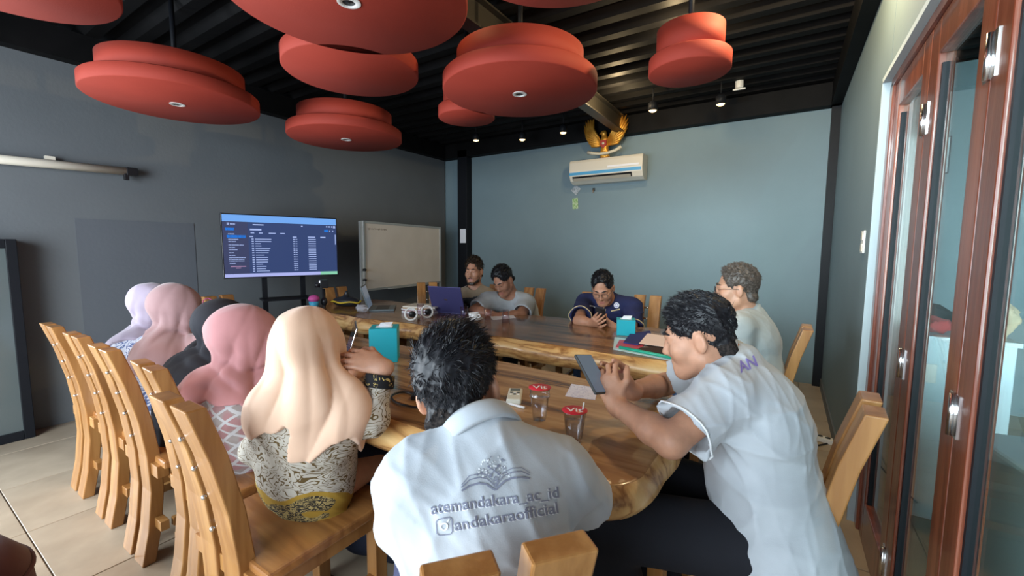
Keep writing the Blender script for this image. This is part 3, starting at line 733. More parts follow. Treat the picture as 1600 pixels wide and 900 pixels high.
def hand_sdf(s, wr, d, n, side, curl=0.5, spread=0.10, k=1.0, thumb=0.6, curls=None):
    """d towards the fingers, n out of the palm, side +1/-1 which lateral side the thumb is on"""
    wr = np.array(wr, float); d = nrm(d); n = nrm(np.array(n, float) - d * (np.array(n, float) @ d)); l = np.cross(d, n) * side
    Rm = np.stack([l, n, d], 1)
    s.cone(wr - d * 0.015, wr + d * 0.02 * k, 0.024 * k, 0.026 * k, 0.02, flat=(n, 0.75))
    s.ell(wr + d * 0.050 * k, (0.039 * k, 0.0145 * k, 0.046 * k), Rm, 0.016)
    s.ell(wr + d * 0.032 * k + l * 0.022 * k + n * 0.006 * k, (0.019 * k, 0.015 * k, 0.030 * k), Rm, 0.012)
    for i, (off, ln) in enumerate(((0.029, 0.92), (0.0095, 1.0), (-0.0105, 0.94), (-0.0285, 0.76))):
        cu = curls[i] if curls else curl * (1 + 0.12 * i)
        p = wr + d * (0.082 - 0.006 * abs(i - 1)) * k + l * off * k
        dd = nrm(d + l * (1.2 - i) * spread); a = 0.0
        pts = [p - d * 0.012 * k, p]
        for sg, f_ in ((0.043, 0.75), (0.027, 1.1), (0.021, 0.8)):
            a += cu * f_; v = dd * cos(a) + n * sin(a); p = p + v * sg * ln * k; pts.append(p)
        rs = [0.0092 * k, 0.0090 * k, 0.0082 * k, 0.0075 * k, 0.0062 * k]
        s.chain(pts, rs, 0.004)
    p = wr + d * 0.030 * k + l * 0.030 * k; td = nrm(d * 0.75 + l * 0.75 + n * 0.35 * thumb)
    p2 = p + td * 0.036 * k; td2 = nrm(d * 0.95 + l * 0.15 + n * 0.6 * thumb); p3 = p2 + td2 * 0.030 * k; p4 = p3 + nrm(td2 + n * 0.25 * thumb) * 0.022 * k
    s.chain([p, p2, p3, p4], [0.0125 * k, 0.0105 * k, 0.0095 * k, 0.0075 * k], 0.006)
def torso_sdf(s, J, inf=0.0, k=0.05):
    P, Nk, R, g = J['P'], J['N'], J['R'], J['g']; up = R[:, 2]; fw = R[:, 1]; Ln = np.linalg.norm(Nk - P) / 0.52
    lean = J.get('belly', 0.0)
    s.ell(P, (0.172 * g + inf, 0.125 * g + inf, 0.12 + inf), R, k)
    s.ell(P + up * 0.16 * Ln + fw * (0.01 + lean), (0.152 * g + inf, 0.118 * g + inf + lean * 0.5, 0.15 * Ln + inf), R, k)
    s.ell(P + up * 0.32 * Ln - fw * J.get('hunch', 0.0), (0.165 * g + inf, 0.118 * g + inf, 0.16 * Ln + inf), R, k)
    s.ell(Nk - up * 0.085 - fw * J.get('hunch', 0.0) * 0.6, (0.145 * g + inf, 0.092 * g + inf, 0.09 + inf), R, k)
    for S in (J['SL'], J['SR']):
        m = Nk - up * 0.075
        s.cone(m + (S - m) * 0.25, S, 0.070 * g + inf, 0.056 * g + inf, k)
        s.cone(Nk + up * 0.005, Nk + (S - Nk) * 0.72 + up * 0.012, 0.046 + inf * 0.6, 0.040 + inf, k)
def person(label, loc, head, hf, hup, Nk, P, fwd, SL, SR, EL, ER, WL, WR, handL=None, handR=None, KL=None, KR=None, AL=None, AR=None,
           g=1.0, skin='skin_a', vox=0.006, hk=1.0, feats=True, arm=(0.046, 0.037, 0.026), sdist=None, **extra):
    A = lambda v: None if v is None else np.array(v, float)
    t = thing('person', label, 'person', loc)
    J = dict(P=A(P), N=A(Nk), SL=A(SL), SR=A(SR), EL=A(EL), ER=A(ER), WL=A(WL), WR=A(WR), KL=A(KL), KR=A(KR), AL=A(AL), AR=A(AR), g=g, org=A(loc), t=t, vox=vox)
    J.update(extra)
    J['R'] = frame(fwd, J['N'] - J['P']); J['HR'] = frame(hf, hup); J['H'] = A(head); J['hk'] = hk
    s = SDF(vox)
    J['hp'] = head_sdf(s, J['H'], J['HR'], hk)
    s.cone(J['hp'](0, -0.02, -0.06), J['N'] - J['R'][:, 2] * 0.01, 0.053 * hk, 0.058 * sqrt(g), 0.03)
    torso_sdf(s, J, -0.012)
    for S, E_, W_ in ((J['SL'], J['EL'], J['WL']), (J['SR'], J['ER'], J['WR'])):
        s.cone(S, E_, arm[0] * sqrt(g), arm[1] * sqrt(g), 0.03)
        mid = E_ + (W_ - E_) * 0.3
        s.chain([E_, mid, W_], [arm[1] * sqrt(g), arm[1] * 1.02 * sqrt(g), arm[2]], 0.02)
    for W_, hd, sd in ((J['WL'], handL, 1), (J['WR'], handR, -1)):
        if hd: hand_sdf(s, W_, hd['d'], hd['n'], hd.get('side', sd), hd.get('curl', 0.5), hd.get('spread', 0.1), hd.get('k', 1.0), hd.get('thumb', 0.6), hd.get('curls'))
    for K, An, sx in ((J['KL'], J['AL'], -1), (J['KR'], J['AR'], 1)):
        if K is None: continue
        hp_ = J['P'] + J['R'][:, 0] * sx * 0.095 * g - np.array((0, 0, 0.02))
        s.cone(hp_, K, 0.07, 0.048, 0.03)
        if An is not None: s.cone(K, An, 0.045, 0.032, 0.02)
    lips = J['hp'](0, 0.094, -0.0725)
    def reg(cn):
        q = (cn - J['H']) @ J['HR'] / hk
        return ((np.abs(q[:, 0]) < 0.023 - np.abs(q[:, 2] + 0.0725) * 0.9) & (np.abs(q[:, 2] + 0.0725) < 0.0125) & (q[:, 1] > 0.075)).astype(int)
    J['body'] = link('body', s.mesh('body', [skin, 'lip'], loc, 1 if vox > 0.004 else 0, reg), t)
    if feats:
        for sx in (-1, 1):
            c = J['hp'](sx * 0.032, 0.0795, 0.0035) - J['org']
            e = MB().sphere(tuple(c), 0.0105 * hk, 12, 8, 0); e.sphere(tuple(J['hp'](sx * 0.032, 0.0858, 0.002) - J['org']), 0.0055 * hk, 8, 6, 1); e.obj('eye', ['eye', 'iris'], t)
            b = SDF(max(0.0025, vox * 0.6)); b.cone(J['hp'](sx * 0.013, 0.0975, 0.026), J['hp'](sx * 0.030, 0.0945, 0.032), 0.0042, 0.0045, 0.004); b.cone(J['hp'](sx * 0.030, 0.0945, 0.032), J['hp'](sx * 0.050, 0.078, 0.027), 0.0045, 0.003, 0.004)
            link('eyebrow', b.mesh('eyebrow', extra.get('hairm', 'hair_black'), loc), t)
    return t, J
def sleeve(s, J, S, E_, W_, tend, r0, r1, long_=False):
    d = nrm(E_ - S); g = sqrt(J['g'])
    if not long_:
        e = S + (E_ - S) * tend
        s.cone(S, e + d * 0.03, r0 * g, r1 * g, 0.035)
    else:
        s.cone(S, E_, r0 * g, r1 * g, 0.035); s.cone(E_, E_ + (W_ - E_) * tend, r1 * g, r1 * g * 0.82, 0.03)
def cut_end(s, p, d, r):
    R = frame(nrm(np.cross(d, (0.3, 0.5, 0.81))), d); s.rbox(np.array(p) + nrm(d) * 0.06, (r * 1.5, r * 1.5, 0.06), R, 0.002, 0.004, 's')
def shirt(J, m, vox=None, inf=0.012, short=0.62, long_=None, hem=0.14, hemr=0.04, wr=(3, 0.006, 14), r0=0.066, r1=0.068, hflat=0.74, tilt=0.0, name='shirt', neck=0.066, open_=True, mats=None, region=None, extra=None, wax=(0, 0, 1)):
    s = SDF(vox or J['vox']); torso_sdf(s, J, inf)
    up, fw = J['R'][:, 2], J['R'][:, 1]
    sd = J['R']
    s.cone(J['P'] + up * 0.05, J['P'] - up * hem, 0.165 * J['g'] + inf, 0.165 * J['g'] + inf + hemr, 0.05, flat=(fw, hflat))
    ends = []
    for S, E_, W_ in ((J['SL'], J['EL'], J['WL']), (J['SR'], J['ER'], J['WR'])):
        if long_ is None: sleeve(s, J, S, E_, W_, short, r0, r1); ends.append((S + (E_ - S) * short, E_ - S))
        else: sleeve(s, J, S, E_, W_, long_, r0, r1 * 0.85, True); ends.append((E_ + (W_ - E_) * long_, W_ - E_))
    if extra: extra(s)
    s.displace(wrinkles(wr[0], wr[1], wr[2], wax)); s.displace(wrinkles(wr[0] + 31, wr[1] * 0.5, wr[2] * 2.1, (0.5, 0.5, 0.5)))
    for (p, d) in ends: cut_end(s, p, d, 0.085)
    if long_ is None:
        for (p, d) in ends: dn = nrm(d); s.cone(p - dn * 0.012, p + dn * 0.05, r1 * sqrt(J['g']) * 0.74, r1 * sqrt(J['g']) * 0.80, 0.004, op='s')
    s.plane(J['P'] - up * hem, -up + fw * tilt)
    # neck opening
    hd = nrm(J['H'] - J['N'])
    s.cone(J['N'] - hd * 0.005 + fw * 0.012, J['N'] + hd * 0.09 + fw * 0.03, neck - 0.008, neck + 0.01, 0.008, op='s')
    o = link(name, s.mesh(name, mats or m, J['org'], 1, region), J['t']); J['shirt'] = o
    return o
def collar(J, m, h=0.04, r=0.066, tilt=0.0, name='collar', gap=True):
    """a folded shirt collar as a sub-part of the shirt"""
    hd = nrm(J['H'] - J['N'] + J['R'][:, 1] * tilt); R = frame(J['R'][:, 1], hd); c = J['N'] + J['R'][:, 1] * 0.008
    vs = []; fs = []; n = 40; rows = [(r - 0.004, -0.012), (r - 0.006, h * 0.9), (r - 0.001, h), (r + 0.008, h * 0.75), (r + 0.016, 0.0), (r + 0.011, -0.004), (r, 0.0)]
    for (rr, zz) in rows:
        for i in range(n + 1):
            a = (0.12 + (2 * pi - 0.24) * i / n) if gap else 2 * pi * i / n
            fr = max(0.0, cos(a)); drop = 0.30 * fr ** 3
            q = c + R @ np.array((sin(a) * rr, cos(a) * rr * 1.02, zz * (1 - drop) - 0.016 * fr ** 4)); vs.append(tuple(q - J['org']))
    for j in range(len(rows) - 1):
        for i in range(n): fs.append((j * (n + 1) + i, (j + 1) * (n + 1) + i, (j + 1) * (n + 1) + i + 1, j * (n + 1) + i + 1))
    mb = MB(); mb.add(vs, fs, 0, True)
    return link(name, mb.mesh(name, m), J['shirt'])
def trousers(J, m, vox=0.012, name='trousers', r=(0.098, 0.075, 0.06), wr=(5, 0.007, 12)):
    s = SDF(vox); g = J['g']
    s.ell(J['P'] - np.array((0, 0, 0.01)), (0.175 * g, 0.13 * g, 0.115), J['R'], 0.05)
    for K, An, sx in ((J['KL'], J['AL'], -1), (J['KR'], J['AR'], 1)):
        hp_ = J['P'] + J['R'][:, 0] * sx * 0.095 * g - np.array((0, 0, 0.02))
        s.cone(hp_, K, r[0] * g, r[1], 0.05)
        if An is not None: s.cone(K, An, r[1], r[2], 0.04)
    s.displace(wrinkles(wr[0], wr[1], wr[2]))
    return link(name, s.mesh(name, m, J['org'], 1), J['t'])
def shoes(J, m='dark', fwd=None):
    fw = nrm(J['R'][:, 1] * (1, 1, 0)) if fwd is None else nrm(fwd)
    for An in (J['AL'], J['AR']):
        if An is None: continue
        s = SDF(0.01); b = np.array((An[0], An[1], 0.045))
        s.cone(b - fw * 0.04, b + fw * 0.13, 0.042, 0.036, 0.03, flat=((0, 0, 1), 0.9)); s.cone(An, b, 0.04, 0.042, 0.03)
        s.plane((0, 0, 0.004), (0, 0, -1))
        link('shoe', s.mesh('shoe', m, J['org'], 1), J['t'])
def legs_down(J, P, fw, g=1.0, knee=0.44, spread=0.10, floor_=0.08, kz=0.50, ank=0.04):
    R = J
def hair(J, mats, style, vox=None, strands=0, seed=1, k=1.0, slen=0.02, lean=(0, 0.6, 0.6), top=0.016, low=-0.045, front=0.075, hl=0.03, wid=0.0016, fade=None, lift=0.22):
    """cap of hair over the cranium, with tufts; low = how far down the back, hl = hairline height at the front"""
    H, R, hk = J['H'], J['HR'], J['hk']
    def P(x, y, z): return H + R @ (np.array((x, y, z), float) * hk)
    s = SDF(vox or max(0.0035, J['vox'] * 0.8))
    s.ell(P(0, -0.014, 0.042), tuple(v * hk for v in (0.080, 0.102, 0.088 + top * 0.5)), R, 0.02)
    s.ell(P(0, -0.01, 0.062), tuple(v * hk for v in (0.073, 0.092, 0.070 + top)), R, 0.03)
    s.cone(P(-0.03, -0.07, low * 0.6), P(0.03, -0.07, low * 0.6), 0.032 * hk, 0.032 * hk, 0.03)
    s.displace(wrinkles(seed, 0.006 * k, 60, R @ np.array(lean, float), 3.0)); s.displace(wrinkles(seed + 5, 0.004 * k, 120))
    # carve the face and the neck, keep sideburns
    fwv, upv = R[:, 1], R[:, 2]
    s.ell(P(0, 0.094, -0.030), tuple(v * hk for v in (0.073, 0.058, 0.090 + hl)), R, 0.012, 's')
    s.rbox(P(0, 0.075, -0.07), tuple(v * hk for v in (0.12, 0.072, 0.066)), R, 0.01, 0.012, 's')
    s.rbox(P(0, 0.0, low - 0.1), (0.2, 0.2, 0.1), R, 0.01, 0.012, 's')
    for sx in (-1, 1): s.ell(P(sx * 0.086, -0.004, -0.012), tuple(v * hk for v in (0.02, 0.026, 0.038)), R, 0.008, 's')
    V, Q = s.arrays()
    me = npmesh('hair', V - J['org'], Q)
    for m in (mats if isinstance(mats, (list, tuple)) else [mats]): me.materials.append(M[m])
    if fade is not None:
        cen = (V[Q].mean(1) - H) @ R / hk
        me.polygons.foreach_set('material_index', (cen[:, 2] + 0.012 * np.sin(cen[:, 0] * 90) < fade + 0.02 * (cen[:, 1] > 0)).astype(np.int32))
    o = link('hair', me, J['t'])
    if strands:
        rg = np.random.RandomState(seed); cen = V[Q].mean(1); e1 = V[Q[:, 2]] - V[Q[:, 0]]; e2 = V[Q[:, 3]] - V[Q[:, 1]]; nn = np.cross(e1, e2); nn /= np.linalg.norm(nn, axis=1)[:, None] + 1e-9
        q = (cen - H) @ R / hk
        ok = np.nonzero((q[:, 2] > low + (0.004 if fade is None else 0.018)) & (((cen - H) * nn).sum(1) > 0))[0]
        pick = ok[rg.randint(0, len(ok), strands)]
        p0 = cen[pick]; n0 = nn[pick]; up01 = np.clip((q[pick, 2] - 0.0) / 0.1, 0, 1)
        flow = (R @ np.array(lean, float)); ln = slen * (0.35 + 0.9 * up01) * rg.uniform(0.5, 1.2, strands)
        jit = rg.normal(size=(strands, 3)) * 0.22
        down = -R[:, 2]
        d1 = n0 * lift + (flow[None] * up01[:, None] + down[None] * (1 - up01)[:, None]) * 0.9 + jit; d1 /= np.linalg.norm(d1, axis=1)[:, None]
        d2 = d1 + (flow[None] * up01[:, None] + down[None]) * 0.45 - n0 * 0.25 + rg.normal(size=(strands, 3)) * 0.15; d2 /= np.linalg.norm(d2, axis=1)[:, None]
        sdv = np.cross(d1, n0); sdv /= np.linalg.norm(sdv, axis=1)[:, None] + 1e-9
        w = wid * rg.uniform(0.6, 1.5, strands)[:, None]
        a = p0 - n0 * 0.002; b = a + d1 * (ln * 0.55)[:, None]; c = b + d2 * (ln * 0.5)[:, None]
        Vs = np.stack([a - sdv * w, a + sdv * w, a + n0 * w * 1.2, b - sdv * w * 0.8, b + sdv * w * 0.8, b + n0 * w, c], 1).reshape(-1, 3)
        base = np.arange(strands)[:, None] * 7
        tri = np.concatenate([base + np.array(f) for f in ((0, 1, 4), (0, 4, 3), (1, 2, 5), (1, 5, 4), (2, 0, 3), (2, 3, 5), (3, 4, 6), (4, 5, 6), (5, 3, 6))])
        m2 = npmesh('hair_tufts', Vs - J['org'], tri, False); m2.materials.append(M[mats if isinstance(mats, str) else mats[0]])
        link('hair_tufts', m2, o, None, 'stuff')
    return o
def glasses(J, m='dark_plastic', k=1.0):
    P = J['hp']; mb = MB(); o = J['org']
    for sx in (-1, 1):
        pts = [P(sx * 0.032 + 0.024 * cos(a), 0.108 - 0.10 * abs(0.024 * cos(a) * sx + 0.0) , 0.0 + 0.017 * sin(a)) - o for a in np.linspace(0, 2 * pi, 15)]
        mb.tube(pts, 0.0016, 6)
        mb.tube([P(sx * 0.056, 0.105, 0.006) - o, P(sx * 0.074, 0.07, 0.008) - o, P(sx * 0.083, 0.0, 0.006) - o, P(sx * 0.082, -0.012, -0.004) - o], 0.0014, 6)
    mb.tube([P(-0.009, 0.107, 0.002) - o, P(0, 0.111, 0.005) - o, P(0.009, 0.107, 0.002) - o], 0.0014, 6)
    return mb.obj('glasses', m, J['t'], label='thin framed glasses')
def V3(*a): return np.array(a, float)
def DV(x, y, d): return np.array(D(x, y, d))
RV, UV_, FV = np.array(_R), np.array((0, 0, 1.0)), np.array(_F)

def legs(P, fwd, g=1.0, kx=0.42, kz=0.50, spread=0.11, ax=0.40):
    f = nrm((fwd[0], fwd[1], 0)); r = np.array((f[1], -f[0], 0))
    o = {}
    for n, sx in (('L', -1), ('R', 1)):
        K = P + f * kx + r * sx * spread; K[2] = kz
        A = P + f * ax + r * sx * spread * 0.9; A[2] = 0.085
        o['K' + n] = K; o['A' + n] = A
    return o

# --- the man in the centre seen from behind
P = V3(-0.475, 0.640, 0.54); fw = V3(-0.72, 0.69, 0)
SLp, SRp = DV(652, 756, 0.78), DV(876, 744, 0.88)
near_man, J = person('man seen from behind in a grey polo shirt with a book emblem on its back', (P[0], P[1], 0),
    DV(717, 610, 0.90), (-0.43, 0.90, -0.22), (-0.24, 0.0, 1.0), DV(754, 692, 0.82), P, fw, SLp, SRp,
    DV(634, 830, 0.88), DV(922, 790, 0.97), V3(-0.78, 0.92, 0.79), V3(-0.56, 0.93, 0.79),
    dict(d=(-0.6, 0.8, -0.05), n=(0, 0, -1), curl=0.35), dict(d=(-0.95, 0.3, -0.05), n=(0, 0, -1), curl=0.3),
    vox=0.005, g=0.98, feats=True, hunch=0.02, **legs(P, fw))
near_J = J
shirt(J, 'shirt_grey', vox=0.0048, inf=0.014, short=0.80, hem=0.10, hemr=0.02, wr=(11, 0.0055, 13), r0=0.070, r1=0.072, wax=(0.5, 0.4, 0.75))
collar(J, 'shirt_grey', 0.046, 0.071)
trousers(J, 'trousers_slate', 0.011)
shoes(J)
hair(J, ['hair_black', 'hair_fade'], 'short', vox=0.0035, strands=9000, seed=3, k=0.9, slen=0.024, lean=(0.35, 0.5, 0.3), top=0.010, low=-0.075, fade=-0.022, wid=0.0009, lift=0.15)

# --- the man with the phone on the right
P = V3(0.010, 1.335, 0.54); fw = V3(-1, 0.02, 0)
phone_man, J = person('man in grey shirt leaning on the table end, looking at his phone', (P[0], P[1], 0),
    DV(1092, 526, 1.27), (-1.0, -0.10, -0.28), (-0.26, -0.05, 1.0), DV(1150, 572, 1.26), P, fw,
    DV(1128, 622, 1.13), V3(-0.15, 1.58, 0.92), DV(1048, 690, 1.06), V3(-0.36, 1.60, 0.80), DV(962, 632, 1.26), DV(985, 610, 1.38),
    dict(d=(-0.45, 0.30, 0.75), n=(-0.25, 0.9, 0.25), curl=0.62, side=-1, thumb=0.8), dict(d=(-0.75, -0.25, 0.45), n=(-0.2, -0.9, 0.3), curl=0.55, side=1, thumb=0.7),
    vox=0.0045, g=1.06, hunch=0.02, hk=0.95, **legs(P, fw, 1.0, 0.45, 0.48, 0.17, 0.32))
phone_J = J
shirt(J, 'shirt_grey', vox=0.005, inf=0.015, short=0.78, hem=0.17, hemr=0.05, tilt=0.55, wr=(4, 0.007, 13), r0=0.074, r1=0.078, wax=(0.6, 0.1, 0.6))
collar(J, 'shirt_grey', 0.042, 0.070, 0.25)
trousers(J, 'trousers_dark', 0.01, r=(0.088, 0.100, 0.075), wr=(5, 0.004, 10))
shoes(J)
hair(J, ['hair_black', 'hair_fade'], 'short', vox=0.0035, strands=7000, seed=8, k=1.0, wid=0.001, slen=0.017, lean=(0.0, 0.75, 0.45), top=0.004, low=-0.075, fade=-0.012, hl=0.026)

# --- the grey-haired man with glasses
P = V3(-0.10, 2.62, 0.55); fw = V3(-1, 0.0, 0)
older, J = person('older man with short greying hair and glasses in a grey shirt, in profile', (P[0], P[1], 0),
    DV(1151, 452, 2.33), (-1.0, -0.16, -0.03), (-0.05, 0.0, 1.0), DV(1172, 494, 2.34), P, fw,
    V3(-0.19, 2.45, 0.90), V3(-0.19, 2.84, 0.90), V3(-0.20, 2.39, 0.66), V3(-0.20, 2.86, 0.66), V3(-0.33, 2.52, 0.595), V3(-0.33, 2.74, 0.595),
    dict(d=(-0.9, 0.3, 0), n=(0, 0, -1), curl=0.3), dict(d=(-0.9, -0.3, 0), n=(0, 0, -1), curl=0.3), vox=0.0065, g=1.04, hairm='hair_greying', **legs(P, fw, 1.0, 0.36))
shirt(J, 'shirt_grey_warm', vox=0.0075, inf=0.016, short=0.85, hem=0.12, wr=(6, 0.007, 13), r0=0.074, r1=0.078)
collar(J, 'shirt_grey_warm', 0.04, 0.070, 0.1); trousers(J, 'jeans', 0.015); shoes(J); glasses(J)
hair(J, ['hair_greying'], 'short', vox=0.005, strands=2600, seed=12, slen=0.014, lean=(0, 0.5, 0.5), top=0.008, low=-0.070, hl=0.045, wid=0.002)

# --- the man in the navy shirt
P = V3(-1.22, 3.44, 0.50); fw = V3(0.08, -1, 0)
navy, J = person('man with glasses in a navy shirt with gold piping, typing on his phone', (P[0], P[1], 0),
    DV(942, 450, 3.28), (0.16, -0.9, -0.52), (0.05, -0.5, 0.87), V3(-1.20, 3.30, 0.895), P, fw,
    V3(-1.00, 3.30, 0.845), V3(-1.39, 3.30, 0.85), DV(988, 521, 3.12), DV(904, 501, 3.15), DV(962, 512, 3.02), DV(926, 505, 3.04),
    dict(d=(-0.62, -0.35, 0.35), n=(-0.5, 0.5, 0.6), curl=0.55, side=1), dict(d=(0.5, -0.6, 0.3), n=(0.5, 0.5, 0.6), curl=0.55, side=-1),
    vox=0.0065, g=1.10, skin='skin_b', **legs(P, fw))
navy_J = J
shirt(J, 'shirt_navy', vox=0.0075, inf=0.014, short=0.80, hem=0.12, wr=(9, 0.005, 12), r0=0.074, r1=0.080)
collar(J, 'shirt_navy', 0.035, 0.068, 0.1); trousers(J, 'jeans', 0.016); shoes(J); glasses(J)
hair(J, ['hair_black'], 'short', vox=0.005, strands=2500, seed=15, slen=0.016, top=0.008, low=-0.05, hl=0.052, wid=0.0018)

# --- the big man in light grey leaning over the table
P = V3(-2.10, 3.50, 0.52); fw = V3(0.0, -1, 0)
big, J = person('big man in a light grey shirt bending low over papers on the far table', (P[0], P[1], 0),
    DV(787, 438, 3.78), (-0.05, -0.82, -0.62), (-0.12, -0.55, 0.83), DV(800, 464, 3.86), P, fw,
    DV(822, 474, 3.80), DV(762, 472, 3.80), DV(814, 494, 3.60), DV(741, 486, 3.66), DV(778, 494, 3.50), DV(772, 492, 3.56),
    dict(d=(-0.8, -0.5, 0.0), n=(0, 0, -1), curl=0.4), dict(d=(0.8, -0.4, 0.0), n=(0, 0, -1), curl=0.4), vox=0.0065, g=1.2, skin='skin_c', arm=(0.052, 0.043, 0.030), **legs(P, fw))
shirt(J, 'shirt_grey_far', vox=0.0075, inf=0.016, short=0.80, hem=0.12, wr=(14, 0.006, 12), r0=0.078, r1=0.080)
collar(J, 'shirt_grey_far', 0.032, 0.070, 0.15); trousers(J, 'trousers_dark', 0.016); shoes(J)
hair(J, ['hair_black'], 'short', vox=0.005, strands=2500, seed=18, slen=0.018, top=0.012, low=-0.06, hl=0.038, wid=0.0018)

# --- the bearded man at the far end
P = V3(-2.66, 3.62, 0.53); fw = V3(0.0, -1, 0)
beard, J = person('bearded man in an olive and charcoal shirt smiling at the far end of the table', (P[0], P[1], 0),
    DV(741, 424, 4.22), (0.25, -1.0, -0.08), (0.02, -0.05, 1.0), DV(743, 450, 4.28), P, fw,
    DV(764, 462, 4.20), DV(717, 464, 4.22), DV(770, 482, 4.05), DV(700, 482, 4.05), DV(752, 490, 3.9), DV(706, 492, 3.9),
    dict(d=(-0.6, -0.7, 0.0), n=(0, 0, -1), curl=0.4), dict(d=(0.5, -0.8, 0.0), n=(0, 0, -1), curl=0.4), vox=0.0065, g=0.98, skin='skin_b', **legs(P, fw))
shirt(J, 'shirt_tan', vox=0.0075, inf=0.014, short=0.82, hem=0.12, wr=(17, 0.006, 12), mats=['shirt_dark', 'shirt_tan'],
      region=lambda c: ((c[:, 2] > J['N'][2] - 0.09 + 0.25 * np.abs(c[:, 0] - J['N'][0])) | (np.abs(c[:, 0] - J['N'][0]) > 0.17)).astype(int))
collar(J, 'shirt_tan', 0.034, 0.066, 0.1); trousers(J, 'trousers_dark', 0.016); shoes(J)
hair(J, ['hair_brown'], 'short', vox=0.005, strands=1200, seed=21, k=1.8, slen=0.026, top=0.024, low=-0.07, hl=0.034, wid=0.0025)
s = SDF(0.0045); hp = J['hp']
for sx in (-1, 1): s.chain([hp(sx * 0.060, 0.012, -0.045), hp(sx * 0.050, 0.045, -0.085), hp(sx * 0.018, 0.076, -0.108), hp(0, 0.084, -0.112)], [0.012, 0.017, 0.018, 0.018], 0.012); s.cone(hp(0, 0.099, -0.054), hp(sx * 0.024, 0.087, -0.062), 0.006, 0.0055, 0.004)
s.displace(wrinkles(5, 0.003, 90))
link('beard', s.mesh('beard', 'hair_brown', J['org']), J['t'])

# --- women in hijabs
def hijab(J, m, vox=0.006, hem=((-0.3, -0.06), (0, -0.15), (0.3, -0.06)), fhem=-0.16, folds=(9, 0.006), seed=1, wr=0.005, size=1.03, inf=0.029, armf=0.8, neck=(0.058, 0.060), kc=0.016, wrapa=0.0055):
    H, R, N_, B = J['H'], J['HR'], J['N'], J['R']
    def P(x, y, z): return H + R @ np.array((x, y, z), float)
    s = SDF(vox); z = size
    s.ell(P(0, -0.016, 0.030), (0.088 * z, 0.112 * z, 0.104 * z), R, 0.03)
    s.ell(P(0, 0.045, -0.020), (0.074 * z, 0.074 * z, 0.102 * z), R, 0.04)
    s.ell(P(0, 0.015, -0.085), (0.074 * z, 0.088 * z, 0.060 * z), R, 0.04)
    s.cone(P(0, -0.025, -0.06), N_ + B[:, 2] * 0.01, neck[0], neck[1], 0.04)
    tmp = SDF(vox); torso_sdf(tmp, J, inf)
    for S, E_ in ((J['SL'], J['EL']), (J['SR'], J['ER'])): tmp.cone(S, S + (E_ - S) * armf, 0.062 + 0.018, 0.062 + 0.018, 0.04)
    hx = np.array([q[0] for q in hem]); hz = np.array([q[1] for q in hem])
    def cape(X, Y, Zz):
        f = np.full(np.broadcast_shapes(X.shape, Y.shape, Zz.shape), 0.3)
        for fn, lo, hi, k, op in tmp.p:
            d = fn(X, Y, Zz); hh = np.maximum(k - np.abs(f - d), 0) / k; f = np.minimum(f, d) - hh * hh * k * 0.25
        q = [(X - N_[0]) * B[0, i] + (Y - N_[1]) * B[1, i] + (Zz - N_[2]) * B[2, i] for i in range(3)]
        h = np.interp(q[0], hx, hz); fr = np.clip(q[1] / 0.06 + 0.3, 0, 1)
        return np.maximum(f, (h * (1 - fr) + fhem * fr - q[2]) * 0.8)
    lo = np.min([q[1] for q in tmp.p], 0); hi = np.max([q[2] for q in tmp.p], 0); lo[2] = N_[2] + hz.min() - 0.06
    s._b(cape, lo, hi, kc, 'u')
    rg = np.random.RandomState(seed); ph = rg.uniform(0, 6, 6)
    def fold(X, Y, Zz):
        Q = np.stack([X, Y, Zz], 1) - H; q = Q @ R; lon = np.arctan2(q[:, 0], -q[:, 1] + 0.02); dn = np.clip(0.10 - q[:, 2], 0, 0.5)
        a1 = np.abs(np.sin(lon * folds[0] * 0.5 + ph[0] + 1.2 * np.sin(q[:, 2] * 8 + ph[1]))); a2 = np.abs(np.sin(lon * folds[0] * 0.95 + ph[2] + 1.6 * np.sin(q[:, 2] * 6 + ph[3])))
        return -folds[1] * ((a1 ** 0.7) * 2 - 1.2 + 0.6 * a2) * np.clip(dn * 5.5, 0.16, 1.1) * np.clip(1.6 - dn * 3.5, 0.35, 1)
    def wrap(X, Y, Zz):
        q = (np.stack([X, Y, Zz], 1) - H) @ R; w_ = np.exp(-((q[:, 2] + 0.115) / 0.045) ** 2)
        return -wrapa * w_ * (np.abs(np.sin(q[:, 2] * 62 + q[:, 0] * 22 + 1.5 * np.sin(q[:, 1] * 25 + ph[4]))) * 2 - 1)
    s.displace(wrap)
    s.displace(fold); s.displace(wrinkles(seed, wr, 13, R[:, 2], 2.6))
    s.ell(P(0, 0.122, -0.018), (0.054, 0.050, 0.076), R, 0.008, 's')
    return link('hijab', s.mesh('hijab', m, J['org'], 1), J['t'])
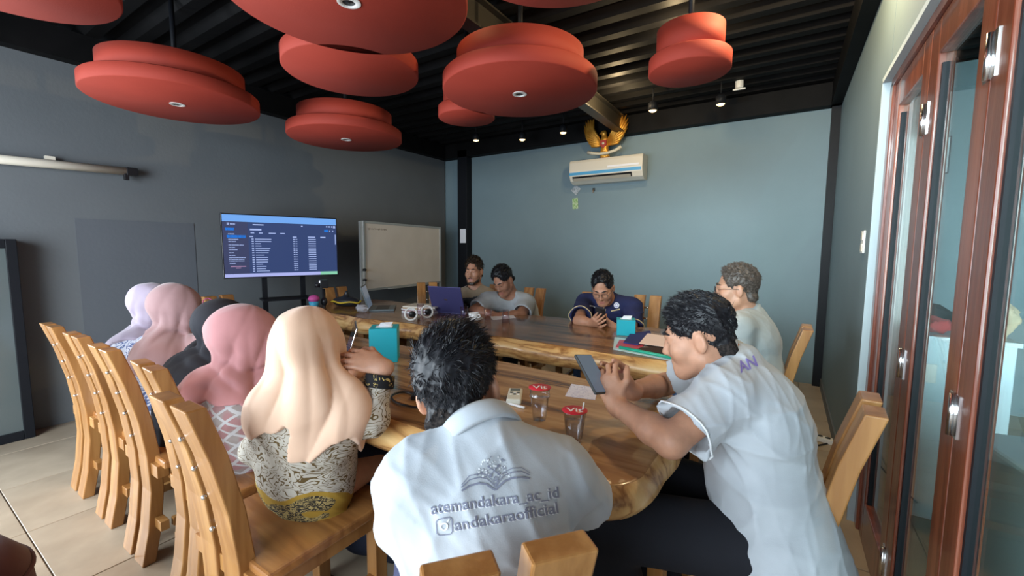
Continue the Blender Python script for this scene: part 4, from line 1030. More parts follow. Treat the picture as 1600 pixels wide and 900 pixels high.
def woman(label, head, hf, hup, Nk, P, fw, SL, SR, EL, ER, WL, WR, hl, hr, top, hj, vox=0.006, hem=0.14, longs=0.80, wr=(3, 0.006, 14), hijkw={}, shirtkw={}, g=0.92, skirt='skirt_dark', **kw):
    t, J = person(label, (P[0], P[1], 0), head, hf, hup, Nk, P, fw, SL, SR, EL, ER, WL, WR, hl, hr, vox=vox, g=g, hk=0.94, arm=(0.041, 0.034, 0.023), skin=kw.pop('skin', 'skin_a'), **legs(P, fw, 1.0, 0.40, 0.49, 0.09), **kw)
    shirt(J, top, vox=vox * 1.05, inf=0.018, long_=longs, hem=hem, hemr=0.02, hflat=0.62, wr=wr, r0=0.062, r1=0.062, name='blouse', **shirtkw)
    s = SDF(0.013); g_ = g
    s.ell(P, (0.175 * g, 0.125 * g, 0.10), J['R'], 0.05); f = nrm((fw[0], fw[1], 0))
    for K, A_ in ((J['KL'], J['AL']), (J['KR'], J['AR'])): s.cone(P + (K - P) * V3(0.35, 0.35, 0.35) + V3(0, 0, 0.01), K, 0.085, 0.08, 0.06); s.cone(K, A_ + V3(0, 0, 0.03), 0.09, 0.12, 0.08)
    s.displace(wrinkles(wr[0] + 3, 0.008, 14))
    link('skirt', s.mesh('skirt', skirt, J['org'], 1), t); shoes(J, kw.get('shoe', 'white_plastic'))
    J['hj'] = hijab(J, hj, vox, **hijkw)
    return t, J

P = V3(-1.292, 0.765, 0.578); fw = V3(-0.25, 1, 0)
Hc, Nc = DV(484, 545, 1.31), DV(492, 622, 1.27)
cream_t, cream_J = woman('woman in cream hijab and brown batik blouse, holding up her right hand', Hc, (-0.42, 0.90, -0.06), (0.02, 0.02, 1), Nc, P, fw,
    DV(438, 642, 1.27), DV(536, 642, 1.29), DV(402, 700, 1.40), DV(582, 656, 1.30), V3(-1.42, 1.06, 0.80), DV(597, 572, 1.33),
    dict(d=(-0.6, 0.8, -0.1), n=(0, 0, -1), curl=0.4), dict(d=tuple(-RV * 0.95 + UV_ * 0.30 - FV * 0.05), n=tuple(-UV_ * 0.6 + FV * 0.55 - RV * 0.3), curl=0.42, side=-1, curls=[0.62, 0.42, 0.36, 0.32], thumb=1.2),
    'batik_cream', 'hijab_cream', g=0.87, vox=0.005, hem=0.105, longs=0.84, wr=(3, 0.006, 13),
    hijkw=dict(folds=(7, 0.012), seed=5, size=1.0, wrapa=0.0, inf=0.026, armf=0.12, neck=(0.084, 0.092), kc=0.04, fhem=-0.14, hem=((-0.24, -0.08), (-0.19, -0.07), (-0.172, 0.02), (-0.158, 0.01), (-0.145, -0.14), (-0.115, -0.15), (-0.05, -0.08), (0.0, -0.04), (0.015, 0.01), (0.035, 0.01), (0.05, -0.11), (0.10, -0.12), (0.135, -0.04), (0.24, 0.02))))
# gold and black cuff on the raised sleeve
Jc = cream_J; d_ = nrm(Jc['WR'] - Jc['ER']); s = SDF(0.004); a_ = Jc['ER'] + (Jc['WR'] - Jc['ER']) * 0.62
s.cone(a_, a_ + d_ * 0.040, 0.047, 0.043, 0.005); cut_end(s, a_ + d_ * 0.036, d_, 0.06); cut_end(s, a_ - d_ * 0.004, -d_, 0.06)
link('cuff', s.mesh('cuff', 'batik_cuff', Jc['org']), bpy.data.objects.get('blouse'), 'black cuff with gold lines')

P = V3(-1.83, 0.79, 0.55); fw = V3(0.1, 1, 0)
Hc, Nc = DV(383, 530, 1.66), DV(360, 592, 1.63)
woman('woman in a pink hijab and diamond patterned blouse, looking to the right', Hc, (0.42, 0.90, -0.05), (0.12, 0.05, 1), Nc, P, fw,
    DV(318, 622, 1.62), DV(410, 618, 1.70), V3(-2.00, 0.95, 0.78), V3(-1.62, 1.00, 0.80), V3(-1.85, 1.12, 0.80), V3(-1.70, 1.18, 0.80),
    dict(d=(0.3, 0.9, 0), n=(0, 0, -1), curl=0.4), dict(d=(-0.3, 0.9, 0), n=(0, 0, -1), curl=0.4), 'batik_diamond', 'hijab_pink', vox=0.006, hem=0.15, wr=(8, 0.005, 13),
    hijkw=dict(folds=(6, 0.0065), seed=9, size=1.07, hem=((-0.25, -0.16), (-0.12, -0.17), (-0.03, -0.12), (0.06, -0.03), (0.2, -0.02))))
P = V3(-2.25, 0.80, 0.55); fw = V3(0.0, 1, 0)
woman('woman in a black hijab and black clothes behind the pink one', DV(352, 512, 1.98), (0.35, 0.93, -0.05), (0.03, 0.05, 1), DV(328, 566, 1.96), P, fw,
    DV(292, 590, 1.94), DV(355, 590, 2.02), V3(-2.42, 0.95, 0.78), V3(-2.05, 0.98, 0.78), V3(-2.30, 1.12, 0.80), V3(-2.15, 1.12, 0.80),
    dict(d=(0.3, 0.9, 0), n=(0, 0, -1), curl=0.4), dict(d=(-0.3, 0.9, 0), n=(0, 0, -1), curl=0.4), 'hijab_black', 'hijab_black', vox=0.0075, hem=0.15, wr=(10, 0.005, 13),
    hijkw=dict(folds=(8, 0.005), seed=14, hem=((-0.3, -0.2), (0, -0.25), (0.3, -0.2))))
P = V3(-2.74, 0.80, 0.55); fw = V3(0.05, 1, 0)
woman('woman in a mauve hijab and blue and white batik top, second farthest of the row', DV(276, 482, 2.28), (0.45, 0.88, -0.05), (0.08, 0.04, 1), DV(262, 530, 2.26), P, fw,
    DV(228, 552, 2.24), DV(288, 552, 2.32), V3(-2.92, 0.98, 0.78), V3(-2.52, 1.00, 0.78), V3(-2.80, 1.15, 0.80), V3(-2.62, 1.15, 0.80),
    dict(d=(0.3, 0.9, 0), n=(0, 0, -1), curl=0.4), dict(d=(-0.3, 0.9, 0), n=(0, 0, -1), curl=0.4), 'batik_blue', 'hijab_mauve', vox=0.0075, hem=0.15, wr=(12, 0.005, 13),
    hijkw=dict(folds=(6, 0.006), seed=18, hem=((-0.2, 0.05), (-0.10, 0.05), (-0.02, 0.02), (0.02, -0.17), (0.12, -0.19), (0.2, -0.12))))
P = V3(-3.18, 0.83, 0.55); fw = V3(0.05, 1, 0)
woman('woman in a lavender hijab, farthest of the row at the left', DV(242, 476, 2.60), (0.35, 0.92, -0.05), (0.08, 0.04, 1), DV(222, 528, 2.58), P, fw,
    DV(196, 548, 2.56), DV(245, 548, 2.62), V3(-3.36, 1.00, 0.78), V3(-3.02, 1.02, 0.78), V3(-3.25, 1.18, 0.80), V3(-3.1, 1.18, 0.80),
    dict(d=(0.3, 0.9, 0), n=(0, 0, -1), curl=0.4), dict(d=(-0.3, 0.9, 0), n=(0, 0, -1), curl=0.4), 'batik_blue', 'hijab_lavender', vox=0.0075, hem=0.16, wr=(15, 0.005, 13),
    hijkw=dict(folds=(6, 0.0065), seed=22, hem=((-0.25, -0.2), (-0.1, -0.17), (0.05, -0.08), (0.2, -0.06))))
# ------------------------------------------------------------------ prints on the clothes (ribbons and letters lying on the cloth)
def cloth_hit(o):
    bm = bmesh.new(); bm.from_mesh(o.data); org = o.matrix_world.translation.copy() if o.parent is None else Vector(o.parent.location)
    t = BVHTree.FromBMesh(bm); bm.free()
    def hit(px, py, lift=0.0012):
        d = (D(px, py, 1.0) - EYE).normalized(); r = t.ray_cast(EYE - org, d)
        return None if r[0] is None else (r[0] + r[1] * lift)
    return hit
def print_on(o, name, m, polys, lift=0.0012, label=None):
    """polys: lists of pixel quads/polygons; each corner lies on the cloth surface"""
    hit = cloth_hit(o); mb = MB()
    for pl in polys:
        q = [hit(x, y, lift) for x, y in pl]
        if any(v is None for v in q): continue
        a = (Vector(q[1]) - Vector(q[0])).cross(Vector(q[2]) - Vector(q[0]))
        if max((Vector(u) - Vector(q[0])).length for u in q) > 0.12: continue
        mb.add(q, [tuple(range(len(q)))])
    if not mb.f: return None
    return mb.obj(name, m, o, label=label)
def ribbon(pts, w, closed=False, sub=2):
    P_ = [Vector(p) for p in pts]; out = []
    if closed: P_.append(P_[0])
    Q = []
    for i in range(len(P_) - 1):
        for k in range(sub): Q.append(P_[i].lerp(P_[i + 1], k / sub))
    Q.append(P_[-1]); sd = []
    for i in range(len(Q)):
        d = (Q[min(i + 1, len(Q) - 1)] - Q[max(i - 1, 0)]); d.normalize(); sd.append(Vector((-d.y, d.x)) * w / 2)
    for i in range(len(Q) - 1): out.append([tuple(Q[i] - sd[i]), tuple(Q[i + 1] - sd[i + 1]), tuple(Q[i + 1] + sd[i + 1]), tuple(Q[i] + sd[i])])
    return out
def circle(c, r, n=10, ry=None): return [(c[0] + r * cos(2 * pi * i / n), c[1] + (ry or r) * sin(2 * pi * i / n)) for i in range(n)]
def text_polys(txt, weight=0.0):
    """letters as 2d polygons, unit height, left aligned"""
    cu = bpy.data.curves.new('letters', 'FONT'); cu.body = txt; cu.size = 1.0; cu.resolution_u = 3; cu.offset = weight
    o = bpy.data.objects.new('letters', cu); COL.objects.link(o); dg = bpy.context.evaluated_depsgraph_get()
    me = o.evaluated_get(dg).to_mesh(); V = [v.co.copy() for v in me.vertices]; Fc = [tuple(p.vertices) for p in me.polygons]
    o.evaluated_get(dg).to_mesh_clear(); bpy.data.objects.remove(o); bpy.data.curves.remove(cu)
    return [[(V[i].x, V[i].y) for i in f] for f in Fc], max(v.x for v in V)
def text_px(txt, p0, p1, h, weight=0.0, bend=0.0):
    pl, w = text_polys(txt, weight); a, b = Vector(p0), Vector(p1); d = (b - a); u = d.normalized(); n = Vector((u.y, -u.x))
    out = []
    for f in pl:
        out.append([tuple(a + d * (x / w) + n * (y * h) + Vector((0, bend * 4 * (x / w) * (1 - x / w)))) for x, y in f][::-1])
    return out
M['print_dark'] = mat('print_dark', (0.22, 0.235, 0.31), 0.8); M['print_light'] = mat('print_light', (0.80, 0.83, 0.86), 0.6)
M['print_purple'] = mat('print_purple', (0.22, 0.18, 0.52), 0.7); M['gold_thread'] = mat('gold_thread', (0.62, 0.47, 0.25), 0.6)
sh = near_J['shirt']
l1 = ((674, 803), (873, 777)); l2 = ((711, 829), (872, 801))
off = (-1.3, 1.3)  # pale offset copy under the letters is a painted embossing highlight
for nm, m, o_, lf in (('lettering_highlight', 'print_light', off, 0.001), ('lettering', 'print_dark', (0, 0), 0.0018)):
    t1 = text_px('atemandakara_ac_id', (l1[0][0] + o_[0], l1[0][1] + o_[1]), (l1[1][0] + o_[0], l1[1][1] + o_[1]), 25, 0.012)
    t2 = text_px('andakaraofficial', (l2[0][0] + o_[0], l2[0][1] + o_[1]), (l2[1][0] + o_[0], l2[1][1] + o_[1]), 25, 0.012)
    print_on(sh, nm, m, t1 + t2, lf)
bk = []
for dy, ww in ((0, 3.0), (-9, 1.6), (-15, 1.2)):
    sx = 1 - 0.004 * -dy
    bk += ribbon([(721, 767 + dy * .6), (733, 759 + dy), (748, 755 + dy), (760, 757 + dy), (768, 763 + dy * .9), (774, 766 + dy * .5)], ww)
    bk += ribbon([(774, 766 + dy * .5), (779, 760 + dy * .9), (788, 752 + dy), (800, 747 + dy), (814, 746 + dy), (827, 748 + dy * .6)], ww)
print_on(sh, 'book_emblem', 'print_dark', bk, 0.0018)
rg = random.Random(4); dots = []; dl = []
for i in range(70):
    a = rg.uniform(0, pi); r = sqrt(rg.uniform(0.03, 1)); c = (771 + 26 * r * cos(a), 745 - 33 * r * sin(a)); (dots if i % 3 else dl).append(circle(c, rg.uniform(0.8, 1.8), 7))
print_on(sh, 'tree_dots', 'print_light', dots, 0.0016); print_on(sh, 'tree_dots', 'print_dark', dl, 0.0016)
tl = ribbon([(763, 729), (779, 741)], 1.8) + ribbon([(778, 728), (766, 742)], 1.6) + [circle((779, 741), 2.4), circle((778, 728), 2.2), circle((763, 729), 2.0), circle((766, 743), 2.4, ry=3)] + ribbon(circle((774, 748), 2.2, 10, 3.4), 1.5, True, 1)
print_on(sh, 'crossed_tools', 'print_dark', tl, 0.0020)
ic = ribbon([(685, 811), (702, 808), (706, 811), (707, 830), (704, 834), (687, 836), (683, 833), (682, 815)], 1.6, True)
print_on(sh, 'camera_icon', 'print_dark', ic, 0.0016); print_on(sh, 'camera_icon_lens', 'print_light', ribbon(circle((694, 822), 5.2, 16), 2.2, True, 1) + ribbon([(698, 816), (702, 811)], 2.0), 0.0020)
sh = phone_J['shirt']
print_on(sh, 'lettering', 'print_purple', text_px('AN', (1157, 583), (1184, 572), 25, 0.02), 0.002)
sh = navy_J['shirt']
print_on(sh, 'piping', 'gold_thread', ribbon([(947, 472), (944, 480), (941, 488), (939, 497)], 1.5) + ribbon([(951, 470), (948, 478), (945, 488), (943, 497)], 1.5) + ribbon([(955, 486), (969, 483)], 1.8), 0.003)
print_on(sh, 'badge', 'print_light', [circle((963.5, 477), 4.4, 14)], 0.004, 'round white badge'); print_on(sh, 'badge_ring', 'print_purple', ribbon(circle((963.5, 477), 2.6, 12), 1.2, True, 1), 0.005)
print_on(sh, 'name_stitching', 'print_light', ribbon([(921, 478), (926, 478.5), (931, 481)], 1.6), 0.003)
def hem_ring(J, which, m, t, w=0.007):
    S, E_ = (J['SL'], J['EL']) if which == 'L' else (J['SR'], J['ER'])
    c = S + (E_ - S) * t; d = nrm(E_ - S); R = frame(nrm(np.cross(d, (0.3, 0.5, 0.81))), d); me = J['shirt'].data
    V = np.array([v.co[:] for v in me.vertices]) + J['org']; q = (V - c) @ R; k = (np.abs(q[:, 2]) < 0.006) & (np.hypot(q[:, 0], q[:, 1]) < 0.12)
    if k.sum() < 8: return
    q = q[k]; an = np.arctan2(q[:, 1], q[:, 0]); rr = np.hypot(q[:, 0], q[:, 1]); pts = []
    for i in range(24):
        a = -pi + 2 * pi * (i + .5) / 24; j = np.abs(an - a) < 0.22
        if j.any(): pts.append((a, rr[j].max() + 0.001))
    mb = MB(); P_ = [c + R @ np.array((r * cos(a), r * sin(a), 0)) - J['org'] for a, r in pts]; P_.append(P_[0]); mb.tube(P_, w / 2, 6, caps=False)
    mb.obj('hem_piping', m, J['shirt'])
hem_ring(navy_J, 'L', 'gold_thread', 0.77); hem_ring(navy_J, 'R', 'gold_thread', 0.77)
hem_ring(phone_J, 'L', 'print_light', 0.735, 0.005)

# ------------------------------------------------------------------ things in hands
def slab_box(name, label, cat, c, ax, n, sx, sy, sz, m, group=None, bevel=0.003):
    """thin box: ax = long direction (sy), n = face normal (sz)"""
    n = Vector(n).normalized(); a = Vector(ax); a = (a - n * a.dot(n)).normalized(); r = a.cross(n)
    t = thing(name, label, cat, c, 0, group); Rm = Matrix((r, a, n)).transposed()
    return t, Rm
def phone(label, c, ax, n, back='dark_plastic', sc=(0.074, 0.155, 0.009)):
    t, Rm = slab_box('phone', label, 'phone', c, ax, n, *sc, back)
    MB().box((0, 0, 0), sc, mtx=Rm).obj('phone_body', back, t, bevel=0.003)
    MB().box(Rm @ Vector((0, 0, sc[2] / 2 + 0.0003)), (sc[0] - 0.006, sc[1] - 0.008, 0.0006), mtx=Rm).obj('phone_screen', 'screen_dim', t)
    MB().box(Rm @ Vector((-0.02, 0.05, -sc[2] / 2 - 0.001)), (0.026, 0.04, 0.002), mtx=Rm).obj('camera_bump', 'dark', t, bevel=0.0008)
    return t
M['screen_dim'] = mat('screen_dim', (0.02, 0.022, 0.03), 0.1, emit=(0.35, 0.45, 0.6), es=0.25)
M['screen_off'] = mat('screen_off', (0.012, 0.013, 0.016), 0.08)
M['graphite'] = mat('graphite', (0.035, 0.040, 0.040), 0.5)
phone('dark phone held in both hands by the man leaning on the table end', D(926, 584, 1.31), (-0.72, 0.40, 0.60), (0.62, -0.15, 0.70), 'graphite', (0.070, 0.142, 0.009))
phone('black phone in the hands of the man in the navy shirt', D(939, 494, 2.97), (0.1, -0.45, 0.8), (0.1, 0.8, 0.5))

# ------------------------------------------------------------------ things on the near table
TZ = 0.7505
def glassmat(): return M['glass']
M['clear_plastic'] = clear_material('clear_plastic', (0.985, 0.99, 1.0), 1.5, 0.15); M['water'] = clear_material('water', (0.985, 0.99, 1.0), 1.33)
M['lid_red'] = mat('lid_red', (0.62, 0.03, 0.045), 0.35); M['white_print'] = mat('white_print', (0.85, 0.85, 0.85), 0.5)
def water_cup(x, y, label, straw, tall, rz=0.0):
    t = thing('water_cup', label, 'cup', (x, y, TZ), rz, 'plastic cups of drinking water'); h = 0.105 if tall else 0.092
    pr = [(0.021, 0.0), (0.0215, 0.002), (0.030, h * 0.72), (0.0335, h * 0.73), (0.0335, h * 0.77), (0.031, h * 0.79), (0.033, h)] if tall else [(0.021, 0), (0.0215, 0.002), (0.0325, h - 0.004), (0.0355, h - 0.003), (0.0355, h)]
    inn = [(r - 0.0012, z + (0.0012 if i == 0 else 0)) for i, (r, z) in enumerate(pr)]
    MB().lathe(pr + inn[::-1], n=28, cap0=True, cap1=True).obj('cup_wall', 'clear_plastic', t)
    MB().lathe([(0.0195, 0.003), (0.0275, h * 0.68)], n=24).obj('water', 'water', t)
    ld = MB().lathe([(0.036, h), (0.0362, h + 0.0012), (0.001, h + 0.0014)], n=32, cap1=False).obj('lid', 'lid_red', t, label='red foil lid')
    pl, w = text_polys('Vit', 0.015); mb = MB(); k = 0.046 / w
    for f in pl: mb.add([((x_ - w / 2) * k, (y_ - 0.35) * k * 1.05, h + 0.0018) for x_, y_ in f], [tuple(range(len(f)))])
    mb.obj('lettering', 'white_print', ld)
    if straw: MB().tube([(0.012, 0.012, 0.004), (0.026, 0.006, h + 0.022)], 0.0024, 8).obj('straw', 'white_plastic', t)
    return t
water_cup(-0.645, 1.174, 'taller water cup with a red lid, farther of the two on the near table', False, True, 0.55)
water_cup(-0.484, 1.088, 'shorter water cup with red lid and white straw beside the near man', True, False, 0.45)
M['ivory'] = mat('ivory', (0.68, 0.68, 0.58), 0.4); M['lcd'] = mat('lcd', (0.16, 0.18, 0.16), 0.2)
t = thing('remote_control', 'ivory white remote control lying on the near table left of the cups', 'remote', (-0.81, 1.285, TZ), 0.50)
MB().box((0, 0, 0.011), (0.052, 0.125, 0.022)).obj('remote_body', 'ivory', t, bevel=0.005)
MB().box((0, 0.040, 0.0225), (0.036, 0.026, 0.001)).obj('display', 'lcd', t)
for i in range(3):
    for j in range(2): MB().box((-0.013 + 0.013 * i, 0.008 - 0.017 * j, 0.0228), (0.009, 0.011, 0.0016)).obj('button', 'graphite' if (i + j) % 2 == 0 else 'white_plastic', t)
t = thing('pen', 'white pen lying in front of the remote control', 'pen', (-0.80, 1.225, TZ), 0.25)
MB().lathe([(0.001, -0.07), (0.004, -0.06), (0.0045, 0.05), (0.0045, 0.07)], (0, 0, 0.0046), 10, axis=(1, -0.3, 0)).obj('barrel', 'white_print', t)
M['lined_paper'] = batik('lined_paper', (0.72, 0.75, 0.90), (0.50, 0.53, 0.75), 30, 2, 0.05)
def sheet(name, label, cat, pts, z, m, th=0.0008):
    q = [Z(x, y, z) for x, y in pts]; c = sum(q, Vector()) / len(q); t = MB(); n = len(q)
    t.prism([(v.x - c.x, v.y - c.y) for v in q], 0, th); o = t.obj(name, m); o.location = (c.x, c.y, z); bm = bmesh.new(); bm.from_mesh(o.data); bmesh.ops.recalc_face_normals(bm, faces=bm.faces); bm.to_mesh(o.data); bm.free()
    return tag(o, label, cat)
sheet('note_paper', 'white lined note paper on the near table under the held phone', 'paper', [(893, 600), (934, 606), (930, 625), (883, 619)], TZ, 'lined_paper')
M['teal'] = mat('teal', (0.01, 0.36, 0.44), 0.4); M['teal_dark'] = mat('teal_dark', (0.015, 0.14, 0.17), 0.45)
def tissue_box(x, y, rz, label, s=(0.115, 0.115, 0.10), m='teal'):
    t = thing('tissue_box', label, 'tissue box', (x, y, TZ), rz, 'teal tissue boxes')
    MB().box((0, 0, s[2] / 2), s).obj('carton', m, t, bevel=0.002)
    MB().box((0, 0, s[2] + 0.0005), (s[0] * 0.6, s[1] * 0.35, 0.001)).obj('opening', 'white_print', t)
    mb = MB(); mb.add([(-0.03, 0, s[2]), (0.03, 0.004, s[2]), (0.04, 0.012, s[2] + 0.02), (-0.015, -0.012, s[2] + 0.022)], [(0, 1, 2, 3), (3, 2, 1, 0)]); mb.obj('tissue', 'paper', t)
tissue_box(-0.855, 2.70, 0.35, 'teal tissue box on the far table beside the magazines')
tissue_box(-1.64, 1.40, 0.75, 'teal tissue box on the near table behind the raised hand', (0.13, 0.13, 0.165))
def laptop(x, y, rz, label, m, w=0.33, d=0.23, tilt=0.30, logo=True, z=TZ):
    t = thing('laptop', label, 'laptop', (x, y, z), rz, 'open laptops')
    MB().box((0, -d / 2, 0.008), (w, d, 0.016)).obj('keyboard_base', m, t, bevel=0.003)
    MB().box((0, -d / 2, 0.0166), (w * 0.86, d * 0.5, 0.001)).obj('keys', 'dark', t)
    Rm = Matrix.Rotation(-tilt, 3, 'X'); c = Rm @ Vector((0, 0, d / 2)) + Vector((0, 0.004, 0.014))
    MB().box(c, (w, 0.008, d), mtx=Rm).obj('lid', m, t, bevel=0.003)
    s_ = MB().box(c + Rm @ Vector((0, -0.0045, 0)), (w * 0.94, 0.001, d * 0.9), mtx=Rm).obj('screen', 'screen_dim', t)
    if logo: MB().box(c + Rm @ Vector((0, 0.0045, 0)), (w * 0.10, 0.001, d * 0.05), mtx=Rm).obj('logo', 'chrome', t)
    return t
M['purple_metal'] = mat('purple_metal', (0.050, 0.048, 0.14), 0.4, 0.3); M['grey_metal'] = mat('grey_metal', (0.15, 0.19, 0.20), 0.4, 0.3)
laptop(-2.36, 2.70, pi + 0.10, 'purple laptop standing open before the bearded man, its back to the viewer', 'purple_metal')
laptop(-3.10, 2.50, 2.35, 'dark grey laptop at the far left end of the far table', 'grey_metal', 0.30, 0.21)
# tablet held up in front of the cream hijab woman
tu = Vector((-0.50, -0.70, 0)).normalized(); tn_ = (tu * 0.95 + Vector((0, 0, 0.30))).normalized()
t, Rm = slab_box('tablet', 'tablet with glossy dark screen leaning on the teal box', 'tablet', Vector((-1.785, 1.315, TZ + 0.088)), (0, 0, 1), tn_, 0, 0, 0, '')
MB().box((0, 0, 0), (0.25, 0.175, 0.008), mtx=Rm).obj('tablet_body', 'chrome', t, bevel=0.002); MB().box(Rm @ Vector((0, 0, 0.0045)), (0.242, 0.167, 0.001), mtx=Rm).obj('tablet_screen', 'screen_off', t)
# dark pouch, phone and cables between the tablet and the near man
t = thing('notebook', 'black notebook lying on the near table by the raised elbow', 'notebook', (-1.10, 1.20, TZ), 0.5); MB().box((0, 0, 0.008), (0.16, 0.22, 0.016)).obj('cover', 'dark_plastic', t, bevel=0.003); MB().box((0.003, 0, 0.008), (0.158, 0.214, 0.011)).obj('pages', 'paper', t)
tag(MB().tube([(-1.12 + 0.16 * sin(a * 1.3) + a * 0.02, 1.06 + 0.05 * cos(a * 2.1), TZ + 0.005) for a in np.linspace(0, 6, 40)], 0.004, 6).obj('cable', 'dark'), 'tangled black cable on the near table beside the notebook', 'cable')

# ------------------------------------------------------------------ things on the far table
M['porcelain'] = mat('porcelain', (0.80, 0.80, 0.78), 0.2)
t = thing('coffee_cup', 'white coffee cup on a saucer on the far table', 'cup', (-1.99, 2.56, TZ))
MB().lathe([(0.022, 0.006), (0.034, 0.02), (0.041, 0.058), (0.038, 0.058), (0.031, 0.022), (0.001, 0.012)], n=28, cap1=False).obj('cup', 'porcelain', t)
MB().lathe([(0.035, 0.0), (0.045, 0.004), (0.075, 0.014), (0.075, 0.016), (0.04, 0.007), (0.001, 0.006)], n=32, cap1=False).obj('saucer', 'porcelain', t)
MB().tube([(0.038, 0.0, 0.048), (0.058, 0, 0.05), (0.062, 0, 0.036), (0.050, 0, 0.024), (0.036, 0, 0.024)], 0.004, 8).obj('handle', 'porcelain', t)
M['glass_tint'] = clear_material('glass_tint', (0.97, 0.93, 0.955), 1.6, 0.1)
for (x, y, up, lab) in ((-2.10, 2.58, 1, 'small drinking glass left of the white coffee cup'), (-1.90, 2.62, 1, 'drinking glass right of the white coffee cup'), (-1.735, 2.62, 0, 'drinking glass turned upside down before the big man'), (-2.49, 2.50, 1, 'drinking glass behind the white controllers')):
    t = thing('drinking_glass', lab, 'glass', (x, y, TZ), 0, 'drinking glasses')
    h = 0.095; pr = [(0.024, 0), (0.031, h), (0.0295, h), (0.0225, 0.008), (0.001, 0.007)]
    if not up: pr = [(r, h - z) for r, z in pr][::-1]
    MB().lathe(pr, n=24, cap0=bool(up), cap1=not up).obj('glass_wall', 'glass_tint', t)
def controller(x, y, rz, label):
    t = thing('game_controller', label, 'controller', (x, y, TZ), rz, 'white ring handset controllers')
    MB().tube([(0.044 * cos(a), 0.010 * sin(a), 0.052 + 0.044 * sin(a)) for a in np.linspace(0, 2 * pi, 29)], 0.0075, 10).obj('tracking_ring', 'white_plastic', t)
    MB().lathe([(0.024, -0.008), (0.026, 0.0), (0.020, 0.008)], (0.008, 0, 0.050), 20, axis=(0, 1, 0.1)).obj('button_face', 'dark', t)
    MB().tube([(0.03, 0.01, 0.035), (0.05, 0.05, 0.02), (0.055, 0.10, 0.014)], [0.014, 0.016, 0.013], 10).obj('grip', 'white_plastic', t)
controller(-2.36, 2.27, 0.75, 'white ring shaped controller, left one on the far table'); controller(-2.35, 2.43, 0.95, 'white ring shaped controller, right one on the far table')
sheet('paper_sheet', 'white printed sheet under the hands of the big man', 'paper', [(765, 494), (800, 490), (806, 497), (770, 500)], TZ, 'paper')
t = thing('paper_stack', 'stack of books and papers left of the purple laptop', 'papers', (-2.62, 2.66, TZ), 0.2)
for i, (m, w) in enumerate((('paper', .30), ('hijab_mauve', .27), ('paper', .29), ('cardboard', .26), ('cream_plastic', .30))): MB().box((0.01 * sin(i * 2), 0.008 * cos(i * 3), 0.005 + 0.0115 * i), (w, 0.21, 0.011), 0.1 * sin(i * 5)).obj('book' if i % 2 else 'paper', m, t)
M['crinkle'] = mat('crinkle', (0.85, 0.85, 0.9), 0.12, trans=0.7)
s = SDF(0.008); s.ell((0, 0, 0.035), (0.06, 0.05, 0.035)); s.displace(wrinkles(4, 0.012, 60)); o = link('plastic_bag', s.mesh('plastic_bag', 'crinkle')); o.location = (-3.02, 2.34, TZ); tag(o, 'crumpled clear plastic bag on the far table before the grey laptop', 'bag')
t = thing('bag', 'black bag with a yellow cord at the far left end of the far table', 'bag', (-3.45, 2.50, TZ), 0.3)
s = SDF(0.008); s.ell((0, 0, 0.045), (0.14, 0.07, 0.05)); s.cone((0, 0, 0.07), (0.01, 0, 0.13), 0.03, 0.018, 0.03); s.plane((0, 0, 0.002), (0, 0, -1)); link('pouch', s.mesh('pouch', 'dark_plastic'), t)
M['yellow'] = mat('yellow', (0.55, 0.38, 0.03), 0.5); MB().tube([(0.15 * cos(a), 0.08 * sin(a), 0.045 + 0.006 * sin(a * 5)) for a in np.linspace(0, 4 * pi, 60)], 0.008, 6).obj('cord', 'yellow', t)
M['magenta'] = mat('magenta', (0.55, 0.08, 0.30), 0.6); M['cyan'] = mat('cyan', (0.05, 0.35, 0.55), 0.5); M['red_print'] = batik('red_print', (0.50, 0.06, 0.07), (0.70, 0.62, 0.60), 22, 3, 0.12)
t = thing('cup', 'pink and blue paper cup peeking out behind the cream hijab', 'cup', (-3.58, 2.26, TZ)); MB().lathe([(0.035, 0), (0.045, 0.06)], n=20).obj('cup_body', 'cyan', t); MB().sphere((0, 0, 0.085), (0.05, 0.05, 0.035)).obj('ball_top', 'magenta', t)
t = thing('paper_bag', 'red printed bag on the table beyond the women in hijabs', 'bag', (-3.42, 1.32, TZ), 0.4); MB().box((0, 0, 0.06), (0.20, 0.10, 0.12)).obj('bag_body', 'red_print', t, bevel=0.004)
for sx in (-1, 1): MB().tube([(sx * 0.05, 0.05, 0.12), (sx * 0.04, 0.05, 0.17), (0, 0.05, 0.185)], 0.003, 6).obj('handle', 'magenta', t)
# magazines in a clear folder
M['mag_blue'] = batik('mag_blue', (0.03, 0.035, 0.14), (0.6, 0.45, 0.1), 6, 1, 0.03); M['mag_dark'] = batik('mag_dark', (0.05, 0.03, 0.025), (0.45, 0.35, 0.32), 9, 1.5, 0.04); M['pink_paper'] = mat('pink_paper', (0.80, 0.62, 0.56), 0.8); M['red_mag'] = mat('red_mag', (0.45, 0.03, 0.06), 0.4)
M['green_edge'] = mat('green_edge', (0.02, 0.34, 0.22), 0.35); M['pale_folder'] = mat('pale_folder', (0.50, 0.66, 0.70), 0.25)
sheet('plastic_folder', 'pale clear folder under the magazines on the far table', 'folder', [(960, 527), (1085, 545), (1060, 566), (958, 546)], TZ, 'pale_folder', 0.002)
sheet('magazine', 'red edged dark brown magazine lying lowest beside the teal box', 'magazine', [(968, 532), (1010, 536), (1000, 548), (962, 543)], TZ + 0.0022, 'red_mag', 0.006)
sheet('magazine', 'blue magazine with a yellow shape between the teal box and the pink sheet', 'magazine', [(985, 522), (1016, 518), (1018, 528), (997, 540), (974, 536)], TZ + 0.0085, 'mag_blue', 0.006)
